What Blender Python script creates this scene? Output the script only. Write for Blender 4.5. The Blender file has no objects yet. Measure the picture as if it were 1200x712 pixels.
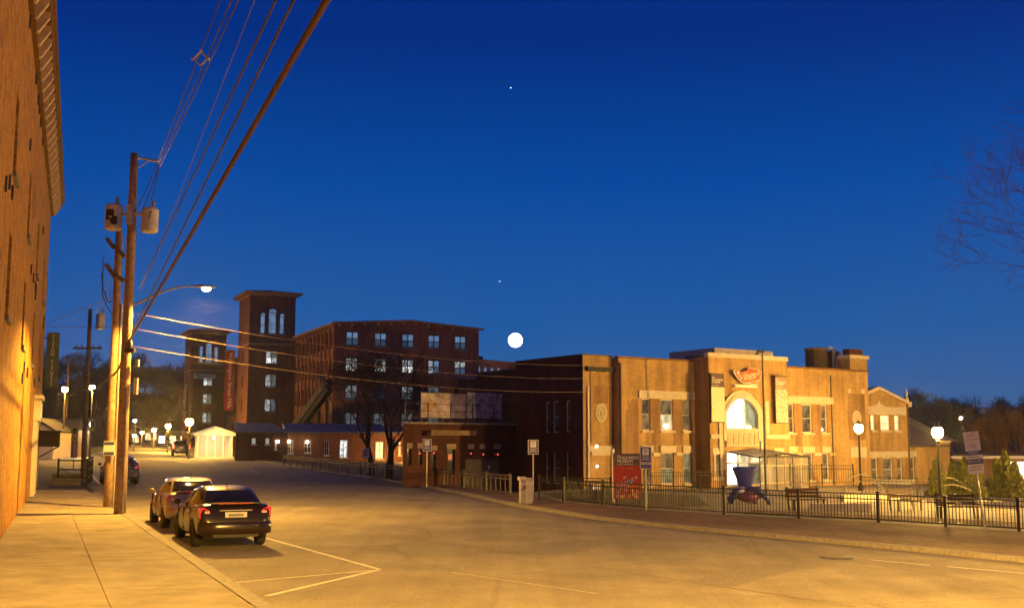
import bpy, bmesh, math, random
from mathutils import Vector, Matrix
R = math.radians
PI = math.pi
sc = bpy.context.scene
COL = sc.collection
# ---------------------------------------------------------------- camera, sky, exposure
FPX = 1350.0; CAMH = 2.92; PITCH = math.atan(168 / FPX)
cam = bpy.data.cameras.new('camera'); cam_o = bpy.data.objects.new('camera', cam); COL.objects.link(cam_o)
cam_o.location = (0, 0, CAMH); cam_o.rotation_euler = (PI / 2 + PITCH, 0, 0)
cam.sensor_width = 36; cam.lens = FPX / 1200 * 36; cam.clip_end = 12000; cam.clip_start = 0.1
sc.camera = cam_o
sc.cycles.use_denoising = True
try: sc.cycles.denoiser = 'OPENIMAGEDENOISE'
except Exception: pass
sc.cycles.max_bounces = 5; sc.cycles.diffuse_bounces = 3; sc.cycles.glossy_bounces = 3
sc.cycles.transmission_bounces = 3; sc.cycles.sample_clamp_indirect = 4
sc.cycles.use_light_tree = True
vs = sc.view_settings
vs.view_transform = 'Standard'; vs.look = 'None'; vs.exposure = 0.0; vs.gamma = 1; vs.use_curve_mapping = False

SKY_EL = -4.2        # the sun has set behind the camera
SKY_STR = 0.10
w = bpy.data.worlds.new('World'); sc.world = w; w.use_nodes = True
nt = w.node_tree; nt.nodes.clear()
out = nt.nodes.new('ShaderNodeOutputWorld'); bg = nt.nodes.new('ShaderNodeBackground')
geo = nt.nodes.new('ShaderNodeTexCoord'); sep = nt.nodes.new('ShaderNodeSeparateXYZ')
nt.links.new(geo.outputs['Generated'], sep.inputs[0])
ramp = nt.nodes.new('ShaderNodeValToRGB')
cr = ramp.color_ramp
stops = [(0.0, (.040, .105, .270)), (.04, (.036, .125, .330)), (.10, (.014, .105, .360)), (.22, (.000, .068, .350)), (.34, (.000, .027, .222)), (.60, (.000, .016, .14)), (1.0, (.000, .012, .11))]
cr.elements[0].position, cr.elements[0].color = stops[0][0], (*stops[0][1], 1)
cr.elements[1].position, cr.elements[1].color = stops[-1][0], (*stops[-1][1], 1)
for p, c in stops[1:-1]:
    e = cr.elements.new(p); e.color = (*c, 1)
nt.links.new(sep.outputs['Z'], ramp.inputs[0])
sky = nt.nodes.new('ShaderNodeTexSky'); sky.sky_type = 'NISHITA'; sky.sun_disc = False
sky.sun_elevation = R(SKY_EL); sky.sun_rotation = R(180); sky.ozone_density = 6
mul = nt.nodes.new('ShaderNodeMix'); mul.data_type = 'RGBA'; mul.blend_type = 'ADD'
mul.inputs[0].default_value = SKY_STR
nt.links.new(ramp.outputs[0], mul.inputs[6]); nt.links.new(sky.outputs[0], mul.inputs[7])
nt.links.new(mul.outputs[2], bg.inputs[0]); bg.inputs[1].default_value = 1.0
nt.links.new(bg.outputs[0], out.inputs[0])
# moonlight is the only directional light left
sl = bpy.data.lights.new('moonlight', 'SUN'); sl.energy = 0.012; sl.angle = R(.5); sl.color = (1, .95, .85)
slo = bpy.data.objects.new('moonlight', sl); COL.objects.link(slo)
slo.rotation_euler = (Vector((-.003, -1, -.093))).to_track_quat('-Z', 'Y').to_euler()
SODIUM = (1.0, .52, .075)
SODIUM2 = (1.0, .52, .12)

# ---------------------------------------------------------------- projection helpers (pixel of a 1200x712 survey -> place)
cp, sp = math.cos(PITCH), math.sin(PITCH)
GB, GC = -.01524, .01056
def sstep(a, b, t):
    t = max(0., min(1., (t - a) / (b - a))); return t * t * (3 - 2 * t)
def gp(x, y):            # the tilted street plane, level far away
    return GB * max(-75, min(70, x)) + GC * max(-60, min(190, y))
def ray(px, py):
    x = (px - 600) / FPX; y = (356 - py) / FPX
    return (x, cp - y * sp, sp + y * cp)
def gnd(px, py):
    r = ray(px, py); t = -CAMH / (r[2] - GB * r[0] - GC * r[1])
    return (t * r[0], t * r[1])
def atY(px, py, Y):
    r = ray(px, py); t = Y / r[1]; return Vector((t * r[0], Y, CAMH + t * r[2]))
def onplane(px, py, A, d):
    r = ray(px, py); t = (A[0] * d[1] - A[1] * d[0]) / (r[0] * d[1] - r[1] * d[0])
    return ((t * r[0] - A[0]) * d[0] + (t * r[1] - A[1]) * d[1], CAMH + t * r[2])
SDIR = Vector((-.407, .9135, 0))       # the street
SPER = Vector((.9135, .407, 0))        # across it, towards the museum side

# ---------------------------------------------------------------- materials
MATS = {}
def mat(name, col, rough=.8, metal=0., ns=0., na=.25, bump=0., bs=None, spec=.4, coat=0., emit=None, es=0., trans=0., ior=1.45, detail=4., second=None):
    if name in MATS: return MATS[name]
    m = bpy.data.materials.new(name); m.use_nodes = True; t = m.node_tree; b = t.nodes['Principled BSDF']
    b.inputs['Base Color'].default_value = (*col, 1); b.inputs['Roughness'].default_value = rough
    b.inputs['Metallic'].default_value = metal; b.inputs['Specular IOR Level'].default_value = spec
    b.inputs['Coat Weight'].default_value = coat; b.inputs['Coat Roughness'].default_value = .04
    b.inputs['Transmission Weight'].default_value = trans; b.inputs['IOR'].default_value = ior
    if emit: b.inputs['Emission Color'].default_value = (*emit, 1); b.inputs['Emission Strength'].default_value = es
    if ns:
        tc = t.nodes.new('ShaderNodeTexCoord'); n = t.nodes.new('ShaderNodeTexNoise')
        n.inputs['Scale'].default_value = ns; n.inputs['Detail'].default_value = detail; n.inputs['Roughness'].default_value = .62
        t.links.new(tc.outputs['Object'], n.inputs['Vector'])
        rp = t.nodes.new('ShaderNodeValToRGB'); rp.color_ramp.elements[0].position = .3; rp.color_ramp.elements[1].position = .72
        c2 = second or tuple(min(1, c * (1 + na)) for c in col)
        rp.color_ramp.elements[0].color = (*[c * (1 - na) for c in col], 1); rp.color_ramp.elements[1].color = (*c2, 1)
        t.links.new(n.outputs['Fac'], rp.inputs[0]); t.links.new(rp.outputs[0], b.inputs['Base Color'])
        if bump:
            n2 = t.nodes.new('ShaderNodeTexNoise'); n2.inputs['Scale'].default_value = bs or ns * 6; n2.inputs['Detail'].default_value = 3
            t.links.new(tc.outputs['Object'], n2.inputs['Vector'])
            bp = t.nodes.new('ShaderNodeBump'); bp.inputs['Strength'].default_value = bump; bp.inputs['Distance'].default_value = .02
            t.links.new(n2.outputs['Fac'], bp.inputs['Height']); t.links.new(bp.outputs[0], b.inputs['Normal'])
    MATS[name] = m; return m
def brick(name, c1, c2, mortar, bw=.215, bh=.072, stain=.35, rough=.85, stain_scale=.35, stain_col=None, streak=.8):
    if name in MATS: return MATS[name]
    m = bpy.data.materials.new(name); m.use_nodes = True; t = m.node_tree; b = t.nodes['Principled BSDF']; L = t.links
    b.inputs['Roughness'].default_value = rough; b.inputs['Specular IOR Level'].default_value = .25
    tc = t.nodes.new('ShaderNodeTexCoord'); s = t.nodes.new('ShaderNodeSeparateXYZ'); L.new(tc.outputs['Object'], s.inputs[0])
    ad = t.nodes.new('ShaderNodeMath'); ad.operation = 'ADD'; L.new(s.outputs['X'], ad.inputs[0]); L.new(s.outputs['Y'], ad.inputs[1])
    cb = t.nodes.new('ShaderNodeCombineXYZ'); L.new(ad.outputs[0], cb.inputs[0]); L.new(s.outputs['Z'], cb.inputs[1])
    bt = t.nodes.new('ShaderNodeTexBrick'); L.new(cb.outputs[0], bt.inputs['Vector'])
    bt.inputs['Scale'].default_value = 1; bt.inputs['Brick Width'].default_value = bw; bt.inputs['Row Height'].default_value = bh
    bt.inputs['Mortar Size'].default_value = .007; bt.inputs['Mortar Smooth'].default_value = .3; bt.inputs['Bias'].default_value = 0.
    bt.inputs['Color1'].default_value = (*c1, 1); bt.inputs['Color2'].default_value = (*c2, 1); bt.inputs['Mortar'].default_value = (*mortar, 1)
    n = t.nodes.new('ShaderNodeTexNoise'); n.inputs['Scale'].default_value = stain_scale; n.inputs['Detail'].default_value = 7; n.inputs['Roughness'].default_value = .68
    L.new(tc.outputs['Object'], n.inputs['Vector'])
    rp = t.nodes.new('ShaderNodeValToRGB'); rp.color_ramp.elements[0].position = .36; rp.color_ramp.elements[1].position = .62
    sc_ = stain_col or (1 - stain,) * 3
    rp.color_ramp.elements[0].color = (*sc_, 1); rp.color_ramp.elements[1].color = (1.08, 1.06, 1.04, 1)
    L.new(n.outputs['Fac'], rp.inputs[0])
    # streaks of weather running down
    mp = t.nodes.new('ShaderNodeMapping'); mp.inputs['Scale'].default_value = (2.2, 2.2, .18); L.new(tc.outputs['Object'], mp.inputs[0])
    n3 = t.nodes.new('ShaderNodeTexNoise'); n3.inputs['Scale'].default_value = 1.1; n3.inputs['Detail'].default_value = 5; L.new(mp.outputs[0], n3.inputs['Vector'])
    r3 = t.nodes.new('ShaderNodeValToRGB'); r3.color_ramp.elements[0].position = .3; r3.color_ramp.elements[1].position = .58
    r3.color_ramp.elements[0].color = (.62, .6, .58, 1); r3.color_ramp.elements[1].color = (1, 1, 1, 1); L.new(n3.outputs['Fac'], r3.inputs[0])
    m1 = t.nodes.new('ShaderNodeMix'); m1.data_type = 'RGBA'; m1.blend_type = 'MULTIPLY'; m1.inputs[0].default_value = 1
    L.new(bt.outputs['Color'], m1.inputs[6]); L.new(rp.outputs[0], m1.inputs[7])
    m2 = t.nodes.new('ShaderNodeMix'); m2.data_type = 'RGBA'; m2.blend_type = 'MULTIPLY'; m2.inputs[0].default_value = streak
    L.new(m1.outputs[2], m2.inputs[6]); L.new(r3.outputs[0], m2.inputs[7])
    L.new(m2.outputs[2], b.inputs['Base Color'])
    bp = t.nodes.new('ShaderNodeBump'); bp.inputs['Strength'].default_value = .6; bp.inputs['Distance'].default_value = .012; bp.invert = True
    L.new(bt.outputs['Fac'], bp.inputs['Height']); L.new(bp.outputs[0], b.inputs['Normal'])
    MATS[name] = m; return m
def emitm(name, col, s):
    return mat(name, (.02, .02, .02), .4, emit=col, es=s)
def glowpane(name, col, s, scale=(2.2, 2.2, 1.6), lo=.25):
    """a glowing pane: blotches of furniture and bright wall"""
    if name in MATS: return MATS[name]
    m = mat(name, (.03, .03, .03), .08, emit=col, es=s, spec=.6); t = m.node_tree; b = t.nodes['Principled BSDF']
    oi = t.nodes.new('ShaderNodeObjectInfo'); tc = t.nodes.new('ShaderNodeTexCoord')
    mp = t.nodes.new('ShaderNodeMapping'); mp.inputs['Scale'].default_value = scale; t.links.new(tc.outputs['Object'], mp.inputs[0])
    cm = t.nodes.new('ShaderNodeVectorMath'); cm.operation = 'ADD'; t.links.new(mp.outputs[0], cm.inputs[0])
    sc2 = t.nodes.new('ShaderNodeVectorMath'); sc2.operation = 'SCALE'; sc2.inputs[0].default_value = (37, 17, 23); t.links.new(oi.outputs['Random'], sc2.inputs['Scale'])
    t.links.new(sc2.outputs[0], cm.inputs[1])
    n = t.nodes.new('ShaderNodeTexNoise'); n.inputs['Scale'].default_value = 1.; n.inputs['Detail'].default_value = 3; t.links.new(cm.outputs[0], n.inputs['Vector'])
    mr = t.nodes.new('ShaderNodeMapRange'); mr.inputs[1].default_value = .35; mr.inputs[2].default_value = .62
    mr.inputs[3].default_value = s * lo; mr.inputs[4].default_value = s; t.links.new(n.outputs['Fac'], mr.inputs[0])
    t.links.new(mr.outputs[0], b.inputs['Emission Strength'])
    return m

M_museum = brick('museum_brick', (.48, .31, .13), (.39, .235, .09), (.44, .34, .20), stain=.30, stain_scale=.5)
M_mill = brick('mill_brick', (.26, .085, .05), (.20, .06, .038), (.22, .15, .12), stain=.25)
M_left = brick('left_brick', (.54, .27, .04), (.36, .16, .022), (.42, .26, .07), stain=.45, stain_scale=1.6, streak=.12)
M_dark = brick('shade_dark_brick', (.105, .034, .022), (.08, .026, .018), (.085, .055, .042), stain=.3)  # darkened to stand in for shade on museum side wall and deck wing
M_stone = mat('limestone', (.50, .44, .34), .8, ns=3, na=.14, bump=.15, bs=40)
M_trim = mat('painted_trim', (.55, .42, .28), .6, ns=6, na=.2)
M_cornice = mat('wood_cornice', (.15, .075, .032), .7, ns=5, na=.3)
M_conc = mat('sidewalk_concrete', (.26, .225, .17), .85, ns=1.1, na=.32, bump=.35, bs=60, detail=9)
M_granite = mat('granite', (.20, .18, .16), .75, ns=9, na=.3, bump=.2, bs=70)
M_wood = mat('pole_wood', (.25, .17, .10), .85, ns=7, na=.4, bump=.5, bs=30)
M_woodd = mat('old_pole_wood', (.13, .085, .05), .9, ns=6, na=.4, bump=.5, bs=30)
M_metal = mat('galvanised', (.42, .40, .37), .45, metal=.6, ns=12, na=.2)
M_black = mat('black_iron', (.012, .011, .010), .5, ns=9, na=.4)
M_dkmetal = mat('dark_metal', (.06, .055, .05), .5, metal=.3, ns=8, na=.4)
M_cable = mat('cable_jacket', (.05, .03, .03), .45, ns=20, na=.4)
M_bare = mat('bare_wire', (.17, .12, .10), .6, metal=.2, ns=20, na=.2)
M_can = mat('transformer_paint', (.48, .46, .43), .5, ns=5, na=.25)
M_roof = mat('tar_roof', (.05, .045, .045), .9, ns=2, na=.3)
M_snow = mat('membrane_roof', (.10, .10, .13), .6, ns=1.2, na=.25)
M_white = mat('white_paint', (.72, .70, .66), .55, ns=4, na=.1)
M_frame = mat('window_frame_brown', (.10, .075, .06), .5, ns=8, na=.3)
M_framew = mat('window_frame_cream', (.62, .55, .45), .5, ns=8, na=.15)
M_framed = mat('window_frame_dark', (.025, .025, .032), .5, ns=8, na=.3)
M_glass = mat('dark_glass', (.02, .022, .028), .06, spec=1., ns=.8, na=.5, coat=1.)
M_glasssky = mat('mirror_glass', (.55, .60, .70), .04, metal=.85, ns=.6, na=.12)
M_red = mat('banner_red', (.30, .04, .03), .7, ns=4, na=.2)
M_textw = mat('lettering_white', (.75, .72, .68), .6)
M_textd = mat('lettering_dark', (.06, .05, .06), .6)
M_textr = mat('lettering_red', (.45, .06, .05), .6)
M_plum = mat('sign_plum', (.11, .07, .075), .6, ns=4, na=.2)
M_bark = mat('bark', (.075, .045, .03), .9, ns=9, na=.4)
M_barkr = mat('twig_red', (.08, .02, .008), .9, ns=9, na=.3)
M_barkd = mat('far_bark', (.045, .032, .028), .95, ns=2, na=.3)

# ---------------------------------------------------------------- mesh builder
class MB:
    def __init__(s): s.v = []; s.f = []
    def add(s, vs_, fs):
        o = len(s.v); s.v += [tuple(p) for p in vs_]; s.f += [tuple(i + o for i in f) for f in fs]; return s
    def box(s, x0, x1, y0, y1, z0, z1):
        return s.add([(x0, y0, z0), (x1, y0, z0), (x1, y1, z0), (x0, y1, z0), (x0, y0, z1), (x1, y0, z1), (x1, y1, z1), (x0, y1, z1)],
                     [(3, 2, 1, 0), (4, 5, 6, 7), (0, 1, 5, 4), (1, 2, 6, 5), (2, 3, 7, 6), (3, 0, 4, 7)])
    def bar(s, a, b, wd, ht, up=(0, 0, 1)):       # box from a to b, width wd (sideways), height ht (up)
        a, b = Vector(a), Vector(b); d = (b - a).normalized(); u_ = Vector(up); sd = d.cross(u_)
        if sd.length < 1e-4: sd = d.cross(Vector((0, 1, 0)))
        sd.normalize(); u2 = sd.cross(d); h = sd * wd / 2; k = u2 * ht / 2
        return s.add([a - h - k, a + h - k, a + h + k, a - h + k, b - h - k, b + h - k, b + h + k, b - h + k],
                     [(0, 1, 2, 3)[::-1], (4, 5, 6, 7), (0, 1, 5, 4), (1, 2, 6, 5), (2, 3, 7, 6), (3, 0, 4, 7)])
    def tube(s, pts, rad, n=8, caps=True):
        pts = [Vector(p) for p in pts]; m = len(pts)
        if not hasattr(rad, '__len__'): rad = [rad] * m
        vs_ = []; fs = []
        for i, p in enumerate(pts):
            d = (pts[min(i + 1, m - 1)] - pts[max(i - 1, 0)])
            if d.length < 1e-9: d = Vector((0, 0, 1))
            d.normalize()
            a = Vector((0, 0, 1)) if abs(d.z) < .95 else Vector((1, 0, 0))
            x = d.cross(a).normalized(); y = d.cross(x)
            for k in range(n):
                an = 2 * PI * k / n; vs_.append(p + (x * math.cos(an) + y * math.sin(an)) * rad[i])
        for i in range(m - 1):
            for k in range(n):
                fs.append((i * n + k, i * n + (k + 1) % n, (i + 1) * n + (k + 1) % n, (i + 1) * n + k))
        if caps: fs.append(tuple(range(n))[::-1]); fs.append(tuple((m - 1) * n + k for k in range(n)))
        return s.add(vs_, fs)
    def lathe(s, prof, n=16, c=(0, 0, 0)):
        vs_ = []; fs = []
        for r, z in prof:
            for k in range(n): vs_.append((c[0] + r * math.cos(2 * PI * k / n), c[1] + r * math.sin(2 * PI * k / n), c[2] + z))
        for i in range(len(prof) - 1):
            for k in range(n): fs.append((i * n + k, i * n + (k + 1) % n, (i + 1) * n + (k + 1) % n, (i + 1) * n + k))
        fs.append(tuple(range(n))[::-1]); fs.append(tuple((len(prof) - 1) * n + k for k in range(n)))
        return s.add(vs_, fs)
    def prism(s, poly, t0, t1, axis='y'):         # poly in the other two axes
        def P(a, b, t): return {'y': (a, t, b), 'x': (t, a, b), 'z': (a, b, t)}[axis]
        n = len(poly); vs_ = [P(a, b, t0) for a, b in poly] + [P(a, b, t1) for a, b in poly]
        fs = [tuple(range(n)), tuple(range(n, 2 * n))[::-1]] + [(i, i + n, (i + 1) % n + n, (i + 1) % n) for i in range(n)]
        return s.add(vs_, fs)
    def ball(s, c, r, n=10, m=6, sx=1, sy=1, sz=1):
        vs_ = [(c[0], c[1], c[2] - r * sz)]; fs = []
        for i in range(1, m):
            a = -PI / 2 + PI * i / m
            for k in range(n): vs_.append((c[0] + r * sx * math.cos(a) * math.cos(2 * PI * k / n), c[1] + r * sy * math.cos(a) * math.sin(2 * PI * k / n), c[2] + r * sz * math.sin(a)))
        vs_.append((c[0], c[1], c[2] + r * sz)); T = len(vs_) - 1
        for k in range(n):
            fs.append((0, 1 + (k + 1) % n, 1 + k)); fs.append((T, 1 + (m - 2) * n + k, 1 + (m - 2) * n + (k + 1) % n))
            for i in range(m - 2): fs.append((1 + i * n + k, 1 + i * n + (k + 1) % n, 1 + (i + 1) * n + (k + 1) % n, 1 + (i + 1) * n + k))
        return s.add(vs_, fs)
    def mesh(s, name, m, smooth=False, fix=True):
        me = bpy.data.meshes.new(name); me.from_pydata(s.v, [], s.f); me.materials.append(m)
        if fix:
            b = bmesh.new(); b.from_mesh(me); bmesh.ops.recalc_face_normals(b, faces=b.faces); b.to_mesh(me); b.free()
        if smooth:
            for p in me.polygons: p.use_smooth = True
        return me
    def build(s, name, m, parent=None, smooth=False, fix=True, loc=None, rz=0.):
        return inst(name, s.mesh(name, m, smooth, fix), parent, loc, rz)
def inst(name, me, parent=None, loc=None, rz=0.):
    o = bpy.data.objects.new(name, me); COL.objects.link(o); o.parent = parent
    if loc is not None: o.location = loc
    if rz: o.rotation_euler = (0, 0, rz)
    return o
def tag(o, label, cat, group=None):
    o['label'] = label; o['category'] = cat
    if group: o['group'] = group
    return o
def struct(o): o['kind'] = 'structure'; return o
def thing(name, label, cat, loc=(0, 0, 0), rz=0., group=None):
    o = bpy.data.objects.new(name, None); COL.objects.link(o); o.empty_display_size = .3
    o.location = loc; o.rotation_euler = (0, 0, rz); return tag(o, label, cat, group)
def copy_tree(o, parent=None):
    c = o.copy(); COL.objects.link(c); c.parent = parent
    for ch in list(o.children):
        if ch is not c: copy_tree(ch, c)
    return c
def g3(x, y, dz=0.): return Vector((x, y, gp(x, y) + dz))
def text(name, body, size, m, parent, loc, rot=(PI / 2, 0, 0), ex=.004, align='CENTER', sx=1.):
    cu = bpy.data.curves.new('txt', 'FONT'); cu.body = body; cu.size = size; cu.extrude = ex; cu.align_x = align; cu.align_y = 'CENTER'; cu.space_line = .85; cu.resolution_u = 2
    o = bpy.data.objects.new('txt', cu); COL.objects.link(o)
    me = bpy.data.meshes.new_from_object(o.evaluated_get(bpy.context.evaluated_depsgraph_get())); bpy.data.objects.remove(o)
    me.materials.clear(); me.materials.append(m)
    r = inst(name, me, parent, loc); r.rotation_euler = rot; r.scale.x = sx; return r
def lamp_light(name, parent, loc, power, col=SODIUM, rad=.12, spot=None, aim=(0, 0, -1), blend=.5):
    l = bpy.data.lights.new(name, 'SPOT' if spot else 'POINT'); l.energy = power; l.color = col; l.shadow_soft_size = rad
    if spot: l.spot_size = R(spot); l.spot_blend = blend
    o = bpy.data.objects.new(name, l); COL.objects.link(o); o.parent = parent; o.location = loc
    if spot: o.rotation_euler = Vector(aim).to_track_quat('-Z', 'Y').to_euler()
    return o

# ---------------------------------------------------------------- windows and walls
WC = {}
def window(parent, x, y, z, wd, ht, rz=0., cols=1, rows=2, fm=None, gm=None, sill=None, sill_m=None, fr=.05, name='window', gms=None):
    """frame (part) and panes (sub-parts); bottom centre at x,y,z, facing -y before rz"""
    fm = fm or M_framew; gm = gm or M_glass
    key = ('f', round(wd, 3), round(ht, 3), cols, rows, fm.name, fr)
    if key not in WC:
        b = MB(); h = wd / 2; d0, d1 = -.03, .05
        b.box(-h, -h + fr, d0, d1, 0, ht); b.box(h - fr, h, d0, d1, 0, ht); b.box(-h + fr, h - fr, d0, d1, 0, fr); b.box(-h + fr, h - fr, d0, d1, ht - fr, ht)
        cw = (wd - 2 * fr) / cols; rh = (ht - 2 * fr) / rows
        for i in range(1, cols): xx = -h + fr + i * cw; b.box(xx - fr * .6, xx + fr * .6, d0 + .006, d1 - .006, fr, ht - fr)
        for j in range(1, rows): zz = fr + j * rh; b.box(-h + fr, h - fr, d0 + .012, d1 - .012, zz - fr * .4, zz + fr * .4)
        WC[key] = b.mesh(name, fm)
        WC[key + ('p',)] = [(-h + fr + (i + .5) * cw, fr + (j + .5) * rh, cw - .01, rh - .01) for j in range(rows) for i in range(cols)]
    o = inst(name, WC[key], parent, (x, y, z), rz)
    for k, (cx, cz, pw, ph) in enumerate(WC[key + ('p',)]):
        g_ = gms[k] if gms else gm
        pk = ('p', round(pw, 3), round(ph, 3), g_.name)
        if pk not in WC:
            b = MB(); b.box(-pw / 2, pw / 2, .012, .02, -ph / 2, ph / 2); WC[pk] = b.mesh('pane', g_)
        inst('pane', WC[pk], o, (cx, 0, cz))
    if sill:
        sk = ('s', round(wd, 3), sill, (sill_m or M_stone).name)
        if sk not in WC:
            b = MB(); b.box(-wd / 2 - .08, wd / 2 + .08, -sill - .1, .06, -.13, -.004); WC[sk] = b.mesh('sill', sill_m or M_stone)
        inst('sill', WC[sk], o)
    return o
def wall(mb, p0, p1, z0, z1, ops=(), depth=.16):
    """outer face from p0 to p1 with rectangular openings (s0,s1,za,zb) and their reveals"""
    p0, p1 = Vector((*p0, 0)), Vector((*p1, 0)); L = (p1 - p0).length; d = (p1 - p0) / L; inn = Vector((-d.y, d.x, 0)) * depth
    S = sorted({0., L, *[round(a, 4) for o in ops for a in o[:2]]}); Z = sorted({z0, z1, *[round(a, 4) for o in ops for a in o[2:4]]})
    S = [a for a in S if -1e-6 <= a <= L + 1e-6]; Z = [a for a in Z if z0 - 1e-6 <= a <= z1 + 1e-6]
    def P(s_, z_, k=0): q = p0 + d * s_ + inn * k; return (q.x, q.y, z_)
    for i in range(len(S) - 1):
        run = None
        for j in range(len(Z) - 1):
            cs, cz = (S[i] + S[i + 1]) / 2, (Z[j] + Z[j + 1]) / 2
            hole = any(o[0] < cs < o[1] and o[2] < cz < o[3] for o in ops)
            if not hole: mb.add([P(S[i], Z[j]), P(S[i + 1], Z[j]), P(S[i + 1], Z[j + 1]), P(S[i], Z[j + 1])], [(0, 1, 2, 3)])
    for a, b, c, e in [o[:4] for o in ops]:
        mb.add([P(a, c), P(a, e), P(a, e, 1), P(a, c, 1)], [(0, 1, 2, 3)]); mb.add([P(b, c), P(b, c, 1), P(b, e, 1), P(b, e)], [(0, 1, 2, 3)])
        mb.add([P(a, c), P(a, c, 1), P(b, c, 1), P(b, c)], [(0, 1, 2, 3)]); mb.add([P(a, e), P(b, e), P(b, e, 1), P(a, e, 1)], [(0, 1, 2, 3)])

# ---------------------------------------------------------------- ground, roads, pavements
def drop(x, y):
    d = (x + 1.2) * .918 + (y - 60) * .397
    e = -((x - 3.81) * .8286 + (y - 62) * .5599)
    return 1.25 * sstep(.6, 4, d) * sstep(.2, 2.2, e) * sstep(175, 140, y) if y < 175 else 0.
def hill(x, y):
    n = 2.2 * math.sin(x * .021 + 1) + 1.6 * math.sin(x * .047 + y * .01)
    return sstep(265, 410, y) * (13 + 9 * sstep(20, -120, x) + n)
def spread(a, b, st, far):
    m = [a + i * st for i in range(int((b - a) / st) + 1)]; lo = []; hi = []; s_ = st; v = a
    while v > -far: s_ *= 1.35; v -= s_; lo.append(v)
    s_ = st; v = m[-1]
    while v < far: s_ *= 1.35; v += s_; hi.append(v)
    return lo[::-1] + m + hi
b = MB(); XS = spread(-60, 40, 1.6, 3500); YS = spread(-10, 150, 1.6, 3500)
XS = sorted(set(XS + [-200 + 25 * i for i in range(18)])); YS = sorted(set(YS + [160 + 20 * i for i in range(16)]))
nx = len(XS)
b.add([(x, y, gp(x, y) - drop(x, y) + hill(x, y)) for y in YS for x in XS], [(j * nx + i, j * nx + i + 1, (j + 1) * nx + i + 1, (j + 1) * nx + i) for j in range(len(YS) - 1) for i in range(nx - 1)])
M_ground = mat('ground_soil', (.05, .04, .026), .95, ns=.25, na=.4, bump=.4, bs=3)
struct(b.build('ground', M_ground, smooth=True, fix=False))

M_asph = bpy.data.materials.new('asphalt'); M_asph.use_nodes = True
t = M_asph.node_tree; pb = t.nodes['Principled BSDF']; L_ = t.links
tc = t.nodes.new('ShaderNodeTexCoord')
def noise_(scale, det, vec=None, rough=.6):
    n = t.nodes.new('ShaderNodeTexNoise'); n.inputs['Scale'].default_value = scale; n.inputs['Detail'].default_value = det; n.inputs['Roughness'].default_value = rough
    L_.new(vec or tc.outputs['Object'], n.inputs['Vector']); return n
def ramp_(src, p0, c0, p1, c1):
    r_ = t.nodes.new('ShaderNodeValToRGB'); r_.color_ramp.elements[0].position = p0; r_.color_ramp.elements[1].position = p1
    r_.color_ramp.elements[0].color = (*c0, 1); r_.color_ramp.elements[1].color = (*c1, 1); L_.new(src, r_.inputs[0]); return r_
def mulc(a, b_, f=1.):
    x_ = t.nodes.new('ShaderNodeMix'); x_.data_type = 'RGBA'; x_.blend_type = 'MULTIPLY'; x_.inputs[0].default_value = f
    L_.new(a, x_.inputs[6]); L_.new(b_, x_.inputs[7]); return x_.outputs[2]
mp = t.nodes.new('ShaderNodeMapping'); mp.inputs['Rotation'].default_value = (0, 0, R(-25)); mp.inputs['Scale'].default_value = (.9, .045, 1)
L_.new(tc.outputs['Object'], mp.inputs[0])
base = ramp_(noise_(.5, 8).outputs['Fac'], .3, (.145, .127, .106), .7, (.24, .212, .178))
tracks = ramp_(noise_(1.3, 3, mp.outputs[0]).outputs['Fac'], .36, (.88, .87, .86), .62, (1.05, 1.05, 1.04))
agg = ramp_(noise_(24, 6, None, .8).outputs['Fac'], .32, (.45, .45, .45), .68, (1.5, 1.5, 1.5))
vo = t.nodes.new('ShaderNodeTexVoronoi'); vo.feature = 'DISTANCE_TO_EDGE'; vo.inputs['Scale'].default_value = .16
wp = t.nodes.new('ShaderNodeMix'); wp.data_type = 'VECTOR'; wp.inputs[0].default_value = .22
nn = noise_(.8, 5); L_.new(tc.outputs['Object'], wp.inputs[4]); L_.new(nn.outputs['Color'], wp.inputs[5]); L_.new(wp.outputs[1], vo.inputs['Vector'])
crk = ramp_(vo.outputs['Distance'], .0, (.6, .58, .57), .010, (1, 1, 1))
c_ = mulc(mulc(mulc(base.outputs[0], tracks.outputs[0]), agg.outputs[0], .85), crk.outputs[0], .45)
L_.new(c_, pb.inputs['Base Color']); pb.inputs['Roughness'].default_value = .85; pb.inputs['Specular IOR Level'].default_value = .25
bp = t.nodes.new('ShaderNodeBump'); bp.inputs['Strength'].default_value = .35; bp.inputs['Distance'].default_value = .01
L_.new(noise_(90, 2).outputs['Fac'], bp.inputs['Height']); L_.new(bp.outputs[0], pb.inputs['Normal'])
MATS['asphalt'] = M_asph
def strip(name, pairs, m, dz, sub=2):
    b = MB(); rows = []
    for (l, r) in pairs:
        rows.append([g3(l[0] + (r[0] - l[0]) * k / sub, l[1] + (r[1] - l[1]) * k / sub, dz) for k in range(sub + 1)])
    b.add([p for r in rows for p in r], [(i * (sub + 1) + k, i * (sub + 1) + k + 1, (i + 1) * (sub + 1) + k + 1, (i + 1) * (sub + 1) + k) for i in range(len(rows) - 1) for k in range(sub)])
    return struct(b.build(name, m, fix=False))
strip('road', [((20.2, -35), (70, -45)), ((4.63, 0), (36, 0)), ((-4.12, 19.65), (19, 20.5)), ((-8.55, 29.6), (11.8, 29.5)), ((-13.58, 40.9), (2.97, 40.73)),
               ((-18.5, 52), (-.8, 51.5)), ((-24, 65), (-4.4, 66)), ((-34, 88), (-12.6, 88)), ((-44, 118), (-27, 118)), ((-53, 150), (-42, 148)), ((-67, 200), (-56, 198)), ((-84, 262), (-72, 262))], M_asph, .03)
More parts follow.
